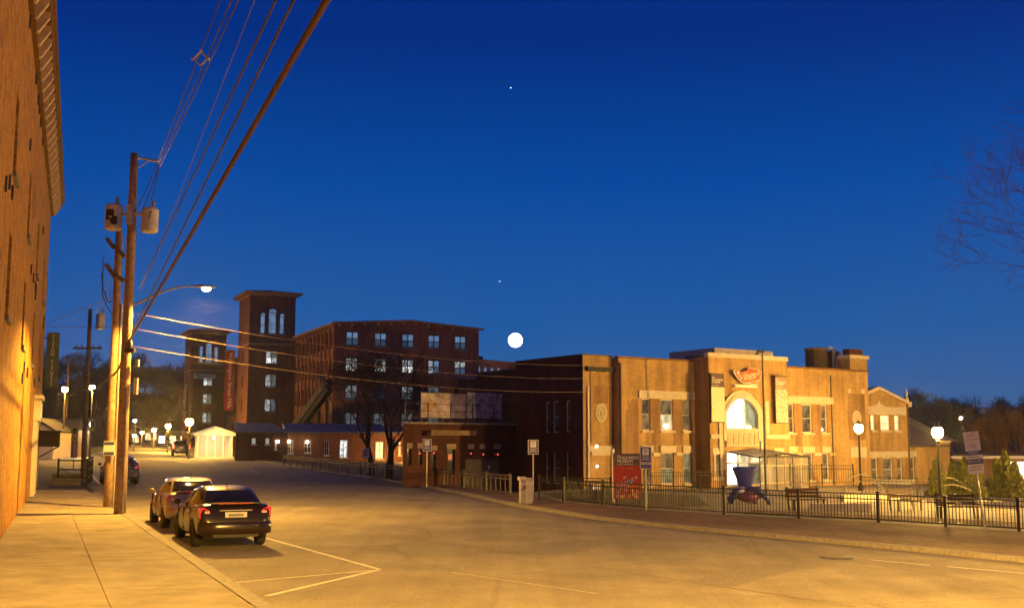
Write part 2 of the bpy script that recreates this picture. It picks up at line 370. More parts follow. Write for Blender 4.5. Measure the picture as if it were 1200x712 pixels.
strip('side_street', [((-34.0, 88), (-44, 118)), ((-60, 92), (-62, 122)), ((-120, 96), (-120, 126))], mat('old_asphalt', (.15, .125, .10), .8, ns=.4, na=.3, bump=.3, bs=40), .034)
strip('driveway', [((-19.2, 52.3), (-22.6, 53.6)), ((-24, 65), (-34, 62)), ((-34, 88), (-60, 85))], mat('driveway_asphalt', (.06, .052, .045), .85, ns=.6, na=.35, bump=.3, bs=40), .034)
# ---- left sidewalk: slabs
def Xw(y): return -13.62 - .376 * (y - 31.46)
def Xc(y): return -4.12 - .4452 * (y - 19.65)
def curb_from(px_, py_):      # walk SPER from a point to the curb line
    k = (Xc(py_) - px_) / (SPER.x + .4452 * SPER.y); return px_ + SPER.x * k, py_ + SPER.y * k
b = MB()
pts = [(Xw(6), 6), (Xw(54), 54), (Xc(54.) - .32, 54), (Xc(4) - .32, 4)]
b.add([g3(*p, .095) for p in pts], [(0, 1, 2, 3)])
side = struct(b.build('left_sidewalk', mat('joint_grit', (.06, .05, .04), .95, ns=8, na=.3)))
rnd = random.Random(4)
yy = 8.0; nrow = 0
while yy < 51.5:
    st = 2.35
    for c in range(2):
        qs = []
        for (ya, fa) in ((yy, 0), (yy + st, 0)):
            wx, wy = Xw(ya), ya; cx, cy = curb_from(wx, wy); cx -= SPER.x * .304; cy -= SPER.y * .304
            f0, f1 = ((0, .52), (.52, 1))[c]
            qs.append(((wx + (cx - wx) * f0, wy + (cy - wy) * f0), (wx + (cx - wx) * f1, wy + (cy - wy) * f1)))
        P4 = [qs[0][0], qs[0][1], qs[1][1], qs[1][0]]; cen = Vector((sum(p[0] for p in P4) / 4, sum(p[1] for p in P4) / 4))
        top = []; bot = []
        dzs = rnd.uniform(-.006, .006)
        for p in P4:
            v = Vector(p); v = cen + (v - cen) * (1 - .009 / max(.3, (v - cen).length) * 1.2)
            top.append(g3(v.x, v.y, .13 + dzs)); bot.append(g3(v.x, v.y, .02))
        m_ = MB().add(top + bot, [(0, 1, 2, 3), (0, 4, 5, 1), (1, 5, 6, 2), (2, 6, 7, 3), (3, 7, 4, 0)])
        m_.build('slab', M_conc, side)
    yy += st; nrow += 1
def kerb(parent, pts, wd, ht, m, ln=2.2, sidesign=1):
    """granite kerb stones along a polyline of (x,y)"""
    P = [Vector(p) for p in pts]
    for a, c in zip(P[:-1], P[1:]):
        L = (c - a).length; n = max(1, round(L / ln)); d = (c - a) / L; nrm = Vector((-d.y, d.x)) * sidesign
        for i in range(n):
            s0 = a + d * (L * i / n + .008); s1 = a + d * (L * (i + 1) / n - .008)
            j = rnd.uniform(-.008, .008)
            q = [s0, s1, s1 + nrm * wd, s0 + nrm * wd]
            bv = .025
            qt = [s0 + nrm * bv, s1 + nrm * bv, s1 + nrm * wd, s0 + nrm * wd]
            vs_ = [g3(*p, -.1) for p in q] + [g3(*p, ht - .025 + j) for p in q] + [g3(*p, ht + j) for p in qt]
            MB().add(vs_, [(0, 1, 5, 4), (1, 2, 6, 5), (2, 3, 7, 6), (3, 0, 4, 7), (4, 5, 9, 8), (5, 6, 10, 9), (6, 7, 11, 10), (7, 4, 8, 11), (8, 9, 10, 11)]).build('kerb_stone', m, parent)
kerb(side, [(Xc(10) + 0., 10), (Xc(51.5), 51.5)], .30, .14, M_granite, 2.3, 1)
# ---- right pavement
K = [(26, 12.5), (19, 20.5), (12.48, 28.65), (9.45, 32.5), (6.09, 36.37), (2.97, 40.73), (.3, 47.2), (-2.3, 56), (-6.5, 68), (-15.5, 92), (-27, 118)]
FN = [(31, 25), (22, 32.6), (16.14, 37.25), (12.65, 40.37), (7.85, 43.2), (5.24, 45.6), (2.2, 49.6), (.4, 57), (-4.7, 68), (-13.8, 92), (-25.5, 118)]
M_paver = brick('brick_pavers', (.19, .12, .08), (.15, .095, .065), (.10, .075, .055), bw=.22, bh=.11, stain=.3)
t2 = M_paver.node_tree
for n_ in list(t2.nodes):     # lay the brick pattern flat: x,y instead of x+y,z
    if n_.type == 'COMBXYZ':
        for l in list(n_.inputs[0].links) + list(n_.inputs[1].links): t2.links.remove(l)
        s_ = [q for q in t2.nodes if q.type == 'SEPXYZ'][0]; t2.links.new(s_.outputs['X'], n_.inputs[0]); t2.links.new(s_.outputs['Y'], n_.inputs[1])
def offs(a, c, d): v = Vector(c) - Vector(a); v.normalize(); return (a[0] + v.x * d, a[1] + v.y * d)
rs = strip('right_pavement', [(offs(k, f, .28), f) for k, f in zip(K, FN)], M_paver, .13, 2)
kerb(rs, K, .30, .145, M_granite, 2.0, -1)
# ---- plaza between the fence and the museum
b = MB(); pl = [(34, 27), (22, 32.6), (16.14, 37.25), (12.65, 40.37), (7.85, 43.2), (5.24, 45.6), (2.2, 49.6), (.4, 57), (2.2, 61), (5, 63.4), (24, 77), (40, 70), (44, 45)]
b.add([g3(*p, .118) for p in pl], [tuple(range(len(pl)))]); struct(b.build('plaza', mat('plaza_paving', (.19, .165, .14), .85, ns=.9, na=.35, bump=.2, bs=40, detail=8), fix=False))
b = MB(); pl = [(16.6, 38.4), (13.2, 41.2), (8.6, 43.9), (9.6, 46.2), (14.2, 44.4), (19, 40.6)]
b.add([g3(*p, .135) for p in pl], [tuple(range(len(pl)))]); struct(b.build('garden_bed', mat('mulch', (.09, .045, .028), .95, ns=3, na=.5, bump=.5, bs=25), fix=False))
b = MB(); pl = [(5.4, 46.4), (2.9, 50.0), (1.4, 56.6), (4.2, 60), (9, 57), (8.2, 48.2)]
b.add([g3(*p, .135) for p in pl], [tuple(range(len(pl)))]); struct(b.build('lawn_bed', mat('winter_grass', (.07, .06, .03), .95, ns=3, na=.5, bump=.5, bs=25), fix=False))
# ---- painted markings
M_line = mat('road_paint', (.62, .57, .47), .7, ns=4, na=.35, detail=10, second=(.66, .6, .5))
def mark(pa, pb_, wd=.11, label=None):
    a, c = Vector(pa), Vector(pb_); d = (c - a).normalized(); n = Vector((-d.y, d.x)) * wd / 2
    o = MB().add([g3(*(a - n), .036), g3(*(c - n), .036), g3(*(c + n), .036), g3(*(a + n), .036)], [(0, 1, 2, 3)]).build('painted_line', M_line, fix=False)
    return struct(o)
mark(gnd(312, 631.5), gnd(445, 668.5), .115); mark(gnd(277, 684), gnd(436, 669.5), .07); mark(gnd(312, 700), gnd(443, 669.2), .11)
mark(gnd(735, 616.5), gnd(785, 619), .1); mark(gnd(1020, 657), gnd(1090, 663.5), .1); mark(gnd(1110, 665), gnd(1200, 673), .1)
mark(gnd(99, 546), gnd(117, 568), .14); mark(gnd(292, 551), gnd(302, 554.5), .12); mark(gnd(152, 562), gnd(161, 569), .12)
mark(gnd(530, 672), gnd(700, 697), .03)
# repaired patches and tar seams in the road
M_patch = mat('patched_asphalt', (.165, .145, .12), .7, ns=9, na=.35, bump=.4, bs=60, detail=8); M_tar = mat('tar_seam', (.09, .075, .062), .8, ns=6, na=.4)
for (x_, y_, w_, l_, a_) in ((1.2, 30.5, 1.6, 3.4, -26), (-3.6, 36.5, 1.3, 2.2, -24), (5.2, 25.5, 1.1, 4.6, -33), (-7.5, 48, 2.0, 3.0, -24)):
    c_a, s_a = math.cos(R(-a_)), math.sin(R(-a_)); q = [(-w_ / 2, -l_ / 2), (w_ / 2, -l_ / 2 + .06), (w_ / 2 - .04, l_ / 2), (-w_ / 2 + .05, l_ / 2 - .05)]
    struct(MB().add([g3(x_ + c_a * p + s_a * r__, y_ - s_a * p + c_a * r__, .034) for p, r__ in q], [(0, 1, 2, 3)]).build('road_patch', M_patch, fix=False))
rw = random.Random(12)
for (pa_, pb2) in ((gnd(330, 606), gnd(1010, 712)), (gnd(420, 600), gnd(980, 668))):
    a, c = Vector(pa_), Vector(pb2); n = 26; d = (c - a).normalized(); nr = Vector((-d.y, d.x)); off = 0.; L_pts = []; R_pts = []
    for k in range(n + 1):
        off += rw.uniform(-.05, .05); q = a.lerp(c, k / n) + nr * off; wd_ = rw.uniform(.006, .018); L_pts.append(g3(q.x + nr.x * wd_, q.y + nr.y * wd_, .038)); R_pts.append(g3(q.x - nr.x * wd_, q.y - nr.y * wd_, .038))
    struct(MB().add(L_pts + R_pts, [(k, k + 1, n + 2 + k, n + 1 + k) for k in range(n)]).build('tar_seam', M_tar, fix=False))
mh = gnd(980, 654.5)
o = thing('manhole_cover', 'round iron manhole cover set in the road near right kerb', 'manhole', g3(*mh, .032))
MB().lathe([(.42, 0), (.42, .010), (.36, .012)], 24).build('rim', M_dkmetal, o)
b = MB().lathe([(.34, 0), (.34, .014), (.30, .016)], 24)
for k in range(-3, 4): b.box(-.26 + abs(k) * .03, .26 - abs(k) * .03, k * .075 - .012, k * .075 + .012, .014, .022)
b.build('lid', M_dkmetal, o)

# ---------------------------------------------------------------- moon
mo = MB().ball(atY(604, 398.5, 2600), 8.3 / FPX * 2600, 32, 20).build('moon', emitm('moon_glow', (1, .97, .88), 14), smooth=True)
tag(mo, 'bright full moon low in the deep blue sky', 'moon')

# ---------------------------------------------------------------- left brick building along the sidewalk
W0 = (Xw(13), 13.); W1 = (Xw(57.2), 57.2); dW = Vector((W1[0] - W0[0], W1[1] - W0[1])); LW = dW.length
# local x runs from the far end towards the camera so that -y faces the street
lb = thing('brick_building', 'tall ochre brick building with bracketed wooden cornice, left edge along the sidewalk', 'building', (W1[0], W1[1], 0), math.atan2(-dW.y, -dW.x))
ops = []; wins = []
Zf = gp(*W1)
for i in range(5):
    s = 6.2 + i * 8.6
    for z in (6.0, 9.4):
        if z < 3 and i in (3, 4): continue
        if s + .8 < LW: ops.append((s - .62, s + .62, z, z + (1.5 if z > 12 else 2.0))); wins.append((s, z, 1.5 if z > 12 else 2.0))
b = MB(); WB = -1.0; WT = 14.55
# street side faces local +y or -y depending on handedness: local y = (-sin,cos) -> pick facing by test
th = lb.rotation_euler[2]; ly = Vector((-math.sin(th), math.cos(th))); face = -1 if ly.dot(Vector((SPER.x, SPER.y))) < 0 else 1
if face == -1: wall(b, (0, 0), (LW, 0), WB, WT, ops, .2)
else: wall(b, (LW, 0), (0, 0), WB, WT, [(LW - q, LW - p, za, zb) for p, q, za, zb in ops], .2)
F_ = face
b.box(-.003, .4, -F_ * 14, -F_ * .001, WB, WT) ; b.box(.4, LW, -F_ * 14, -F_ * .5, WT - .3, WT)
b.build('wall', M_left, lb, fix=False)
for s, z, h in wins: window(lb, s, -F_ * .14, z, 1.22, h, rz=0 if face == -1 else PI, cols=2, rows=2, fm=M_frame, sill=.13, sill_m=M_granite)
b = MB()
def fb(mb, x0, x1, d0, d1, z0, z1): mb.box(x0, x1, min(F_ * d0, F_ * d1), max(F_ * d0, F_ * d1), z0, z1)
fb(b, -.55, LW, -.4, .62, 15.3, 15.55); fb(b, -.5, LW, -.3, .52, 15.1, 15.297); fb(b, -.2, LW, -.3, .14, 14.55, 15.097)
b.build('cornice', M_cornice, lb)
for i in range(int(LW / 1.15)):
    b = MB(); x = .1 + i * 1.15; b.prism([(F_ * .14, 15.1), (F_ * .48, 15.1), (F_ * .48, 14.95), (F_ * .2, 14.5), (F_ * .14, 14.5)], x, x + .22, 'x'); b.build('bracket', M_trim, lb)
# pale door surround on the ground floor and stone belt
ds = 9.0
b = MB(); dz = gp(*W1) + .05 - .1
for xx in (ds - .95, ds + .95): fb(b, xx - .12, xx + .12, 0, .16, dz, dz + 3.1)
fb(b, ds - 1.15, ds + 1.15, 0, .24, dz + 3.1, dz + 4.0); fb(b, ds - 1.3, ds + 1.3, 0, .34, dz + 4.0, dz + 4.16)
b.build('door_surround', mat('door_cream', (.62, .54, .42), .6, ns=5, na=.15), lb)
b = MB(); fb(b, ds - .82, ds + .82, .002, .06, dz, dz + 2.5); b.build('door', mat('door_brown', (.18, .09, .05), .5, ns=5, na=.2), lb)
b = MB(); fb(b, ds - .9, ds + .9, .245, .27, dz + 3.25, dz + 3.85); b.build('sign_panel', M_white, lb)
# iron tie plates scattered over the wall
for i in range(26):
    x = rnd.uniform(2, LW - 4); z = rnd.choice((4.9, 5.3, 8.4, 8.7, 11.7, 14.2)); b = MB(); fb(b, x - .05, x + .05, 0, .05, z, z + .34); b.build('tie_plate', M_dkmetal, lb)
wp_ = Vector((W1[0], W1[1], 0))
# vertical hanging sign at the far corner
def lw(s, d, z): v = Matrix.Rotation(th, 4, 'Z') @ Vector((s, F_ * d, 0)); return Vector((W1[0] + v.x, W1[1] + v.y, z))
hs = thing('hanging_sign', 'tall narrow green sign hanging off the far corner of the ochre building', 'sign', lw(.6, 0, 0), th)
sgz0 = atY(50, 455, 56.6).z; sgz1 = atY(55, 389, 56.6).z
b = MB(); fb(b, -.06, .06, .12, 1.0 - .28, sgz0, sgz1); b.build('board', mat('sign_green', (.085, .11, .07), .6, ns=3, na=.3), hs)
for zz in (sgz0 + .3, sgz1 - .3):
    b = MB(); fb(b, -.03, .03, 0, .13, zz, zz + .06); b.build('bracket', M_dkmetal, hs)
body = "VISION.FITNESS"; stp = (sgz1 - sgz0 - .25) / len(body)
for i, ch in enumerate(body):
    if ch == ' ': continue
    text('letter', ch, stp * 1.25, M_textw, hs, (.066, F_ * .42, sgz1 - .2 - i * stp), (PI / 2, 0, PI / 2), .003)
# projecting dark entry canopy and iron railing at the corner
cn = thing('entry_canopy', 'dark box canopy over an entry at the corner of the ochre building', 'canopy', lw(1.4, 0, 0), th)
cz0 = atY(45, 523, 56).z; cz1 = atY(45, 506, 56).z
b = MB(); fb(b, -1.2, 1.0, .02, .95, cz0, cz1); fb(b, -1.25, 1.05, .015, 1.0, cz1, cz1 + .07); b.build('hood', mat('canopy_cloth', (.03, .02, .018), .8, ns=5, na=.3), cn)
for x in (-1.1, .9):
    b = MB(); b.tube([(x, F_ * .9, cz0), (x, F_ * .05, cz0 - .5)], .025, 6); b.build('stay', M_black, cn)
def railing(name, label, pts, ht, group=None, sp_=.16, post=1.8, m=None, cat='railing', z0f=None, rail_r=.022, pick=.010, posts_w=.06, lift=.13):
    m = m or M_black; z0f = z0f or (lambda x, y: gp(x, y) + lift)
    r = thing(name, label, cat, Vector((pts[0][0], pts[0][1], z0f(*pts[0]))), 0, group); O = Vector(r.location)
    P = [Vector(p) for p in pts]
    pm = MB().box(-pick, pick, -pick, pick, .08, ht - .03).mesh('picket', m) if sp_ else None
    po = MB().box(-posts_w / 2, posts_w / 2, -posts_w / 2, posts_w / 2, -.1, ht + .06); po.prism([(-posts_w * .6, -posts_w * .6), (posts_w * .6, -posts_w * .6), (posts_w * .6, posts_w * .6), (-posts_w * .6, posts_w * .6)], ht + .06, ht + .1, 'z')
    pom = po.mesh('post', m)
    for a, c in zip(P[:-1], P[1:]):
        L = (c - a).length; d = (c - a) / L; an = math.atan2(d.y, d.x); npst = max(1, round(L / post))
        for k in range(npst + 1):
            q = a + d * L * k / npst
            inst('post', pom, r, Vector((q.x, q.y, z0f(q.x, q.y))) - O, an)
        for hz in ((ht, ht * .82, .1) if sp_ else (ht, ht * .6, ht * .25)):
            b = MB(); A3 = Vector((a.x, a.y, z0f(*a) + hz)) - O; C3 = Vector((c.x, c.y, z0f(*c) + hz)) - O; b.bar(A3, C3, rail_r * 2, rail_r * 1.7); b.build('rail', m, r)
        if sp_:
            n = int(L / sp_)
            for k in range(1, n):
                q = a + d * L * k / n; inst('picket', pm, r, Vector((q.x, q.y, z0f(q.x, q.y))) - O, an)
    return r
q0 = lw(-2.4, .9, 0); q1 = lw(-2.0, 2.3, 0); q2 = lw(-7, 2.6, 0)
railing('entry_railing', 'black open railing round the corner steps beyond the ochre building', [(q0.x, q0.y), (q1.x, q1.y), (q2.x, q2.y)], 1.15, sp_=0, post=1.2, rail_r=.035, posts_w=.09)
st_ = thing('step_block', 'dark masonry step block below the corner railing', 'steps', (lw(-3.2, 1.3, 0).x, lw(-3.2, 1.3, 0).y, gp(-24, 60)), th)
for i in range(3):
    b = MB(); b.box(-1.5 - .0, 1.5 - i * .35, -.7, .7, .0 + i * .19, .19 + i * .19 - .003); b.build('step', mat('step_stone', (.10, .08, .065), .9, ns=4, na=.3), st_)
# ---------------------------------------------------------------- utility poles, transformers, street lamps, wires
def pole(label, x, y, top, r0=.17, r1=.115, m=None, lean=(0, 0), group='wooden utility poles along the left pavement', plates=0):
    z = gp(x, y) + .1; p = thing('utility_pole', label, 'pole', (x, y, z), 0, group); H = top - z
    n = 7; pts = [(lean[0] * k / n + .01 * math.sin(k * 1.7), lean[1] * k / n, -.6 + (H + .6) * k / n) for k in range(n + 1)]
    MB().tube(pts, [r0 + (r1 - r0) * k / n for k in range(n + 1)], 14).build('shaft', m or M_wood, p, True)
    return p
pA = gnd(140, 606); pB = gnd(126, 598); pC = gnd(97, 561); pD = gnd(75, 535)
pZ = (4.9, -6.0)
poleA = pole('near pale utility pole carrying two grey transformers and the street lamp', *pA, 13.0, .2, .13, group=None)
poleB = pole('darker utility pole standing right behind the near pale pole, with cut crossbraces', *pB, 10.85, .17, .125, M_wood, group=None)
poleC = pole('distant utility pole with one small transformer beyond the end of the sidewalk', *pC, 11.05, .16, .11, M_woodd, group=None)
poleD = pole('far thin utility pole by the side street, leftmost of all', *pD, atY(80, 418, pD[1]).z, .15, .1, M_woodd, group=None)
poleZ = pole('utility pole behind the viewpoint carrying the ends of overhead cables', *pZ, 13.0, .2, .13, group=None)
ze = gp(*pA) + .1
def onpole(px, py, P): v = atY(px, py, P[1]); return v
def rel(o, v): return Vector(v) - Vector(o.location)
# hardware on pole A
b = MB(); v = onpole(157, 184, pA); b.bar(rel(poleA, v), rel(poleA, onpole(186, 189, pA)), .07, .07); b.tube([rel(poleA, onpole(157, 200, pA)), rel(poleA, onpole(176, 188, pA))], .018, 6); b.build('crossarm', M_metal, poleA)
b = MB(); zc = onpole(150, 252, pA).z - ze; b.box(-.55, .55, -.2, -.14, zc - .05, zc + .05); b.box(-.09, .09, -.34, -.12, zc - .35, zc + .3); b.build('transformer_bracket', M_metal, poleA)
b = MB(); v = rel(poleA, onpole(150, 405, pA)); b.ball((v.x + .12, v.y - .22, v.z), .14, 8, 6, .8, .8, 1.6); b.box(v.x + .0, v.x + .3, -.3, -.1, v.z - .25, v.z - .1); b.build('splice_case', M_black, poleA)
b = MB(); v = rel(poleA, onpole(153, 452, pA)); b.box(v.x + .12, v.x + .24, -.08, .08, v.z - .28, v.z + .28); b.build('meter_box', M_metal, poleA)
b = MB(); v = rel(poleA, onpole(156, 425, pA)); b.box(v.x + .1, v.x + .2, -.08, .08, v.z - .12, v.z + .12); b.build('meter_box', M_metal, poleA)
b = MB()
for dx in (.13,): b.tube([(dx, -.14, .1), (dx, -.14, 4.2)], .03, 6)
b.build('conduit', M_metal, poleA)
# pole B: two cut braces near its top, paired sign plate
for (a0, a1, c0, c1) in ((127, 280, 136, 292), (148, 302, 136, 288), (126, 310, 137, 326), (148, 330, 136, 322)):
    b = MB(); b.bar(rel(poleB, onpole(a0, a1, pB)) + Vector((0, -.18, 0)), rel(poleB, onpole(c0, c1, pB)) + Vector((0, -.18, 0)), .12, .14); b.build('crossbrace', M_woodd, poleB)
b = MB(); b.tube([(.2, 0, .0), (.2, 0, 7.4)], .05, 8); b.build('riser_pipe', M_metal, poleB)
b = MB(); v = rel(poleB, onpole(130.5, 525, pB)); b.box(v.x - .2, v.x + .2, -.24, -.2, v.z - .26, v.z + .26); pl_ = b.build('sign_plate', M_white, poleB)
for dz_ in (.18, -.18):
    b = MB(); b.box(v.x - .18, v.x + .18, -.246, -.241, v.z + dz_ - .055, v.z + dz_ + .055); b.build('sign_stripe', mat('sign_blue', (.05, .06, .20), .6, ns=5, na=.2), pl_)
# pole C and D crossarms
for P_, o_, py_, wd_ in ((pC, poleC, 408, .85), (pD, poleD, 462, .9)):
    b = MB(); zc = atY(100, py_, P_[1]).z - o_.location.z; b.box(-wd_, wd_, -.2, -.1, zc - .06, zc + .06)
    for k in (-.8, -.4, .4, .8): b.lathe([(.04, 0), (.05, .05), (.03, .13)], 8, (k * wd_, -.15, zc + .06))
    b.build('crossarm', M_woodd, o_)
def transformer(label, x, y, z, r, h, bush=True):
    o = thing('transformer', label, 'transformer', (x, y, z), 0, 'pole mounted transformers')
    b = MB().lathe([(r * .9, 0), (r, .04), (r, h * .86), (r * 1.05, h * .87), (r * 1.05, h * .91), (r * .97, h * .93)], 20); b.build('tank', M_can, o, False)
    b = MB().lathe([(r * 1.0, h * .93), (r * .8, h * 1.0), (r * .1, h * 1.02)], 20); b.build('lid', M_can, o)
    b = MB().lathe([(.05, h), (.07, h + .08), (.04, h + .12), (.07, h + .17), (.04, h + .22), (.02, h + .3)], 10, (r * .35, 0, 0)); b.build('bushing', mat('porcelain', (.30, .22, .17), .3, ns=4, na=.2), o)
    b = MB()
    for k in (-1, 1): b.box(-.05, .05, -r - .1, -r, h * .3 + k * .12 - .03, h * .3 + k * .12 + .03)
    b.build('lug', M_metal, o)
    return o
s39 = FPX / pA[1]
v = onpole(134, 270, pA); t1 = transformer('grey can transformer on the left side of the near pale pole', v.x, v.y - .12, v.z, .29, .88)
v = onpole(176.5, 273, pA); t2_ = transformer('grey can transformer on the right side of the near pale pole', v.x, v.y - .12, v.z, .28, .84)
b = MB(); b.box(-.16, .1, -.30, -.285, .3, .66); b.box(-.02, .22, -.30, -.287, .12, .42); b.build('rust_stain', mat('black_tar', (.03, .02, .02), .8, ns=6, na=.3), t1)
text('number', '7', .3, M_textd, t2_, (.08, -.29, .55))
v = atY(118, 386, pC[1]); transformer('small transformer high on the distant pole past the sidewalk end', v.x, v.y - .1, v.z, .26, .95)

def cobra(label, base, tip, power, cut=172, group='cobra head street lamps', aim=(0, 0, -1), blend=.35):
    """curved arm from a pole and a flat luminaire at its tip, lamp lit"""
    base, tip = Vector(base), Vector(tip); o = thing('street_lamp', label, 'street lamp', base, 0, group); d = tip - base
    pts = [Vector((d.x * k, d.y * k, d.z * (1.15 * math.sin(k * PI / 2) if k < .85 else 1.15 * math.sin(.85 * PI / 2) - (k - .85) * .0))) for k in [i / 8 for i in range(9)]]
    pts[-1].z = pts[-2].z
    MB().tube(pts, [.045 - .002 * i for i in range(9)], 8).build('arm', M_metal, o, True)
    hd = Vector((d.x, d.y, 0)).normalized(); e = pts[-1]; sd = Vector((-hd.y, hd.x, 0))
    b = MB(); n = 8; rings = [(-.05, .05, .05), (.1, .10, .08), (.35, .15, .10), (.6, .13, .07), (.7, .04, .02)]
    vs_ = []; fs = []
    for (t_, w_, h_) in rings:
        for k in range(n):
            a = 2 * PI * k / n; vs_.append(e + hd * t_ + sd * w_ * math.cos(a) + Vector((0, 0, max(-.02, h_ * math.sin(a)))))
    for i in range(len(rings) - 1):
        for k in range(n): fs.append((i * n + k, i * n + (k + 1) % n, (i + 1) * n + (k + 1) % n, (i + 1) * n + k))
    fs.append(tuple(range(n))); fs.append(tuple((len(rings) - 1) * n + k for k in range(n)))
    b.add(vs_, fs).build('head', M_metal, o, True)
    c = e + hd * .36 + Vector((0, 0, -.05))
    MB().ball(c, .13, 12, 8, 1.25, 1.0, .75).build('lens', emitm('sodium_lens', (1, .62, .22), 60), o, True)
    lamp_light('lamp_light', o, c + Vector((0, 0, -.18)), power, SODIUM, .1, cut, aim, blend)
    return o
LA = onpole(158, 357, pA)
tipA = Vector(LA) + Vector((2.0 * SPER.x, 2.0 * SPER.y, .66))
lampA = cobra('street lamp on a curved arm out from the near pale pole, glowing orange', LA, tipA, 14000, 158, blend=.2)
LZ = Vector((pZ[0], pZ[1], 8.4))
cobra('street lamp on the pole behind the viewpoint', LZ, LZ + Vector((SPER.x * 2.4, SPER.y * 2.4, .7)), 250000, 160, blend=.12)

def wire(label, pts, r=.012, m=None, name='overhead_wire', group=None, sag=0.):
    P = [Vector(p) for p in pts]; out_ = []
    for a, c in zip(P[:-1], P[1:]):
        n = 14
        for k in range(n): f = k / n; q = a.lerp(c, f); q.z -= sag * 4 * f * (1 - f); out_.append(q)
    out_.append(P[-1]); O = out_[0].copy()
    o = MB().tube([q - O for q in out_], r, 6).build(name, m or M_cable, None, True); o.location = O
    return tag(o, label, 'wire', group)
pdir = Vector((pZ[0] - pA[0], pZ[1] - pA[1], 0))
def over(start, px, py=0.):
    """point where the sight line to (px,py) crosses the span's vertical plane, run on to the rear pole"""
    start = Vector(start); r = ray(px, py); d = pdir
    tt = (start.x * d.y - start.y * d.x) / (r[0] * d.y - r[1] * d.x); q = Vector((tt * r[0], tt * r[1], CAMH + tt * r[2]))
    k = (Vector((pZ[0], pZ[1], 0)) - Vector((start.x, start.y, 0))).length / (Vector((q.x, q.y, 0)) - Vector((start.x, start.y, 0))).length
    return start + (q - start) * k
tops = onpole(180, 200, pA)
for i, (sx_, sy_, px_, lab) in enumerate([(184, 190, 253, 'leftmost of three thin primary wires running up from the pale pole'), (186, 192, 265, 'middle of three thin primary wires above the pale pole'), (187, 196, 272, 'rightmost of three thin primary wires above the pale pole')]):
    a = onpole(sx_, sy_, pA); wire(lab, [over(a, px_), a], .016, M_cable, sag=.35)
    c = atY(112 + i * 3, 366 + i * 3, pC[1]); e = onpole(165 + i * 5, 235 + i * 3, pA)
    wire(['upper', 'middle', 'lower'][i] + ' primary wire dropping from the pale pole back to the distant pole', [a, e, c], .016, M_cable, sag=.1)
a = onpole(166, 340, pA); wire('thin bare wire between the primaries and the twisted cable', [over(a, 296), a], .008, M_bare, sag=.1)
a = onpole(163, 338, pA); wire('twisted service cable right of the thin bare wire', [over(a, 318), a], .019, M_cable, sag=.15)
a = onpole(153, 392, pA); wire('slack telephone cable just left of the thickest cable', [over(a, 341), a], .019, M_cable, sag=.08)
a = onpole(150, 402, pA); wire('thickest black cable bundle sweeping from the pale pole to the top edge', [over(a, 383), a], .042, mat('red_brown_cable', (.05, .016, .012), .5, ns=15, na=.3), sag=.0)
a = onpole(150, 402, pA); c = atY(98, 456, pC[1]); wire('black cable bundle drooping from the pale pole to the distant pole', [a, onpole(131, 440, pB), c], .04, M_cable, sag=.25)
wire('coiled slack cable lit by lamps between the far poles', [atY(113, 470, 60), atY(104, 489, 64), atY(97, 496, 67)], .05, M_bare, sag=.35)
wire('loose cable hanging beside the darker pole', [onpole(119, 320, pB), onpole(123, 342, pB), onpole(131, 352, pB)], .02, M_cable, sag=.2)
wire('looped cable drooping along the upper shaft of the darker pole', [onpole(121, 300, pB), onpole(120, 345, pB), onpole(137, 372, pB)], .018, M_cable, sag=.15)
# spacer bracket out on the primaries
sb = atY(235, 69, 25.2); o = thing('cable_spacer', 'small grey diamond spacer clipped on the primary wires in the sky', 'spacer', sb)
b = MB(); r_ = .16
for k in range(4):
    a0 = PI / 2 * k; b.tube([(r_ * math.cos(a0), 0, r_ * math.sin(a0)), (r_ * math.cos(a0 + PI / 2), 0, r_ * math.sin(a0 + PI / 2))], .02, 6)
b.build('ring', M_metal, o)
for k in range(3):
    b = MB(); a0 = PI / 2 * k; b.ball((r_ * 1.15 * math.cos(a0), 0, r_ * 1.15 * math.sin(a0)), .04, 8, 5); b.build('clip', M_metal, o)
# service drops to the museum and to the left building
mc = Vector((3.81, 62.0, 0))
for (y0, y1, lab) in ((366, 428, 'topmost of three service wires crossing the street to the museum'), (384, 443.5, 'middle of three service wires crossing the street to the museum'), (405, 459, 'lowest of three service wires crossing the street to the museum')):
    a = onpole(152, y0, pA); c = atY(683, y1, 61.97); wire(lab, [a, c], .012 if y0 > 400 else .010, M_bare, sag=.45)
wl = lw(6., .05, 0); wl.z = atY(38, 381, wl.y).z
wire('upper guy wire from the ochre building to the poles', [wl, onpole(136, 346, pB)], .013, M_bare)
wire('lower guy wire from the ochre building to the poles', [wl + Vector((0, 0, -.05)), onpole(134, 383, pB)], .013, M_bare)

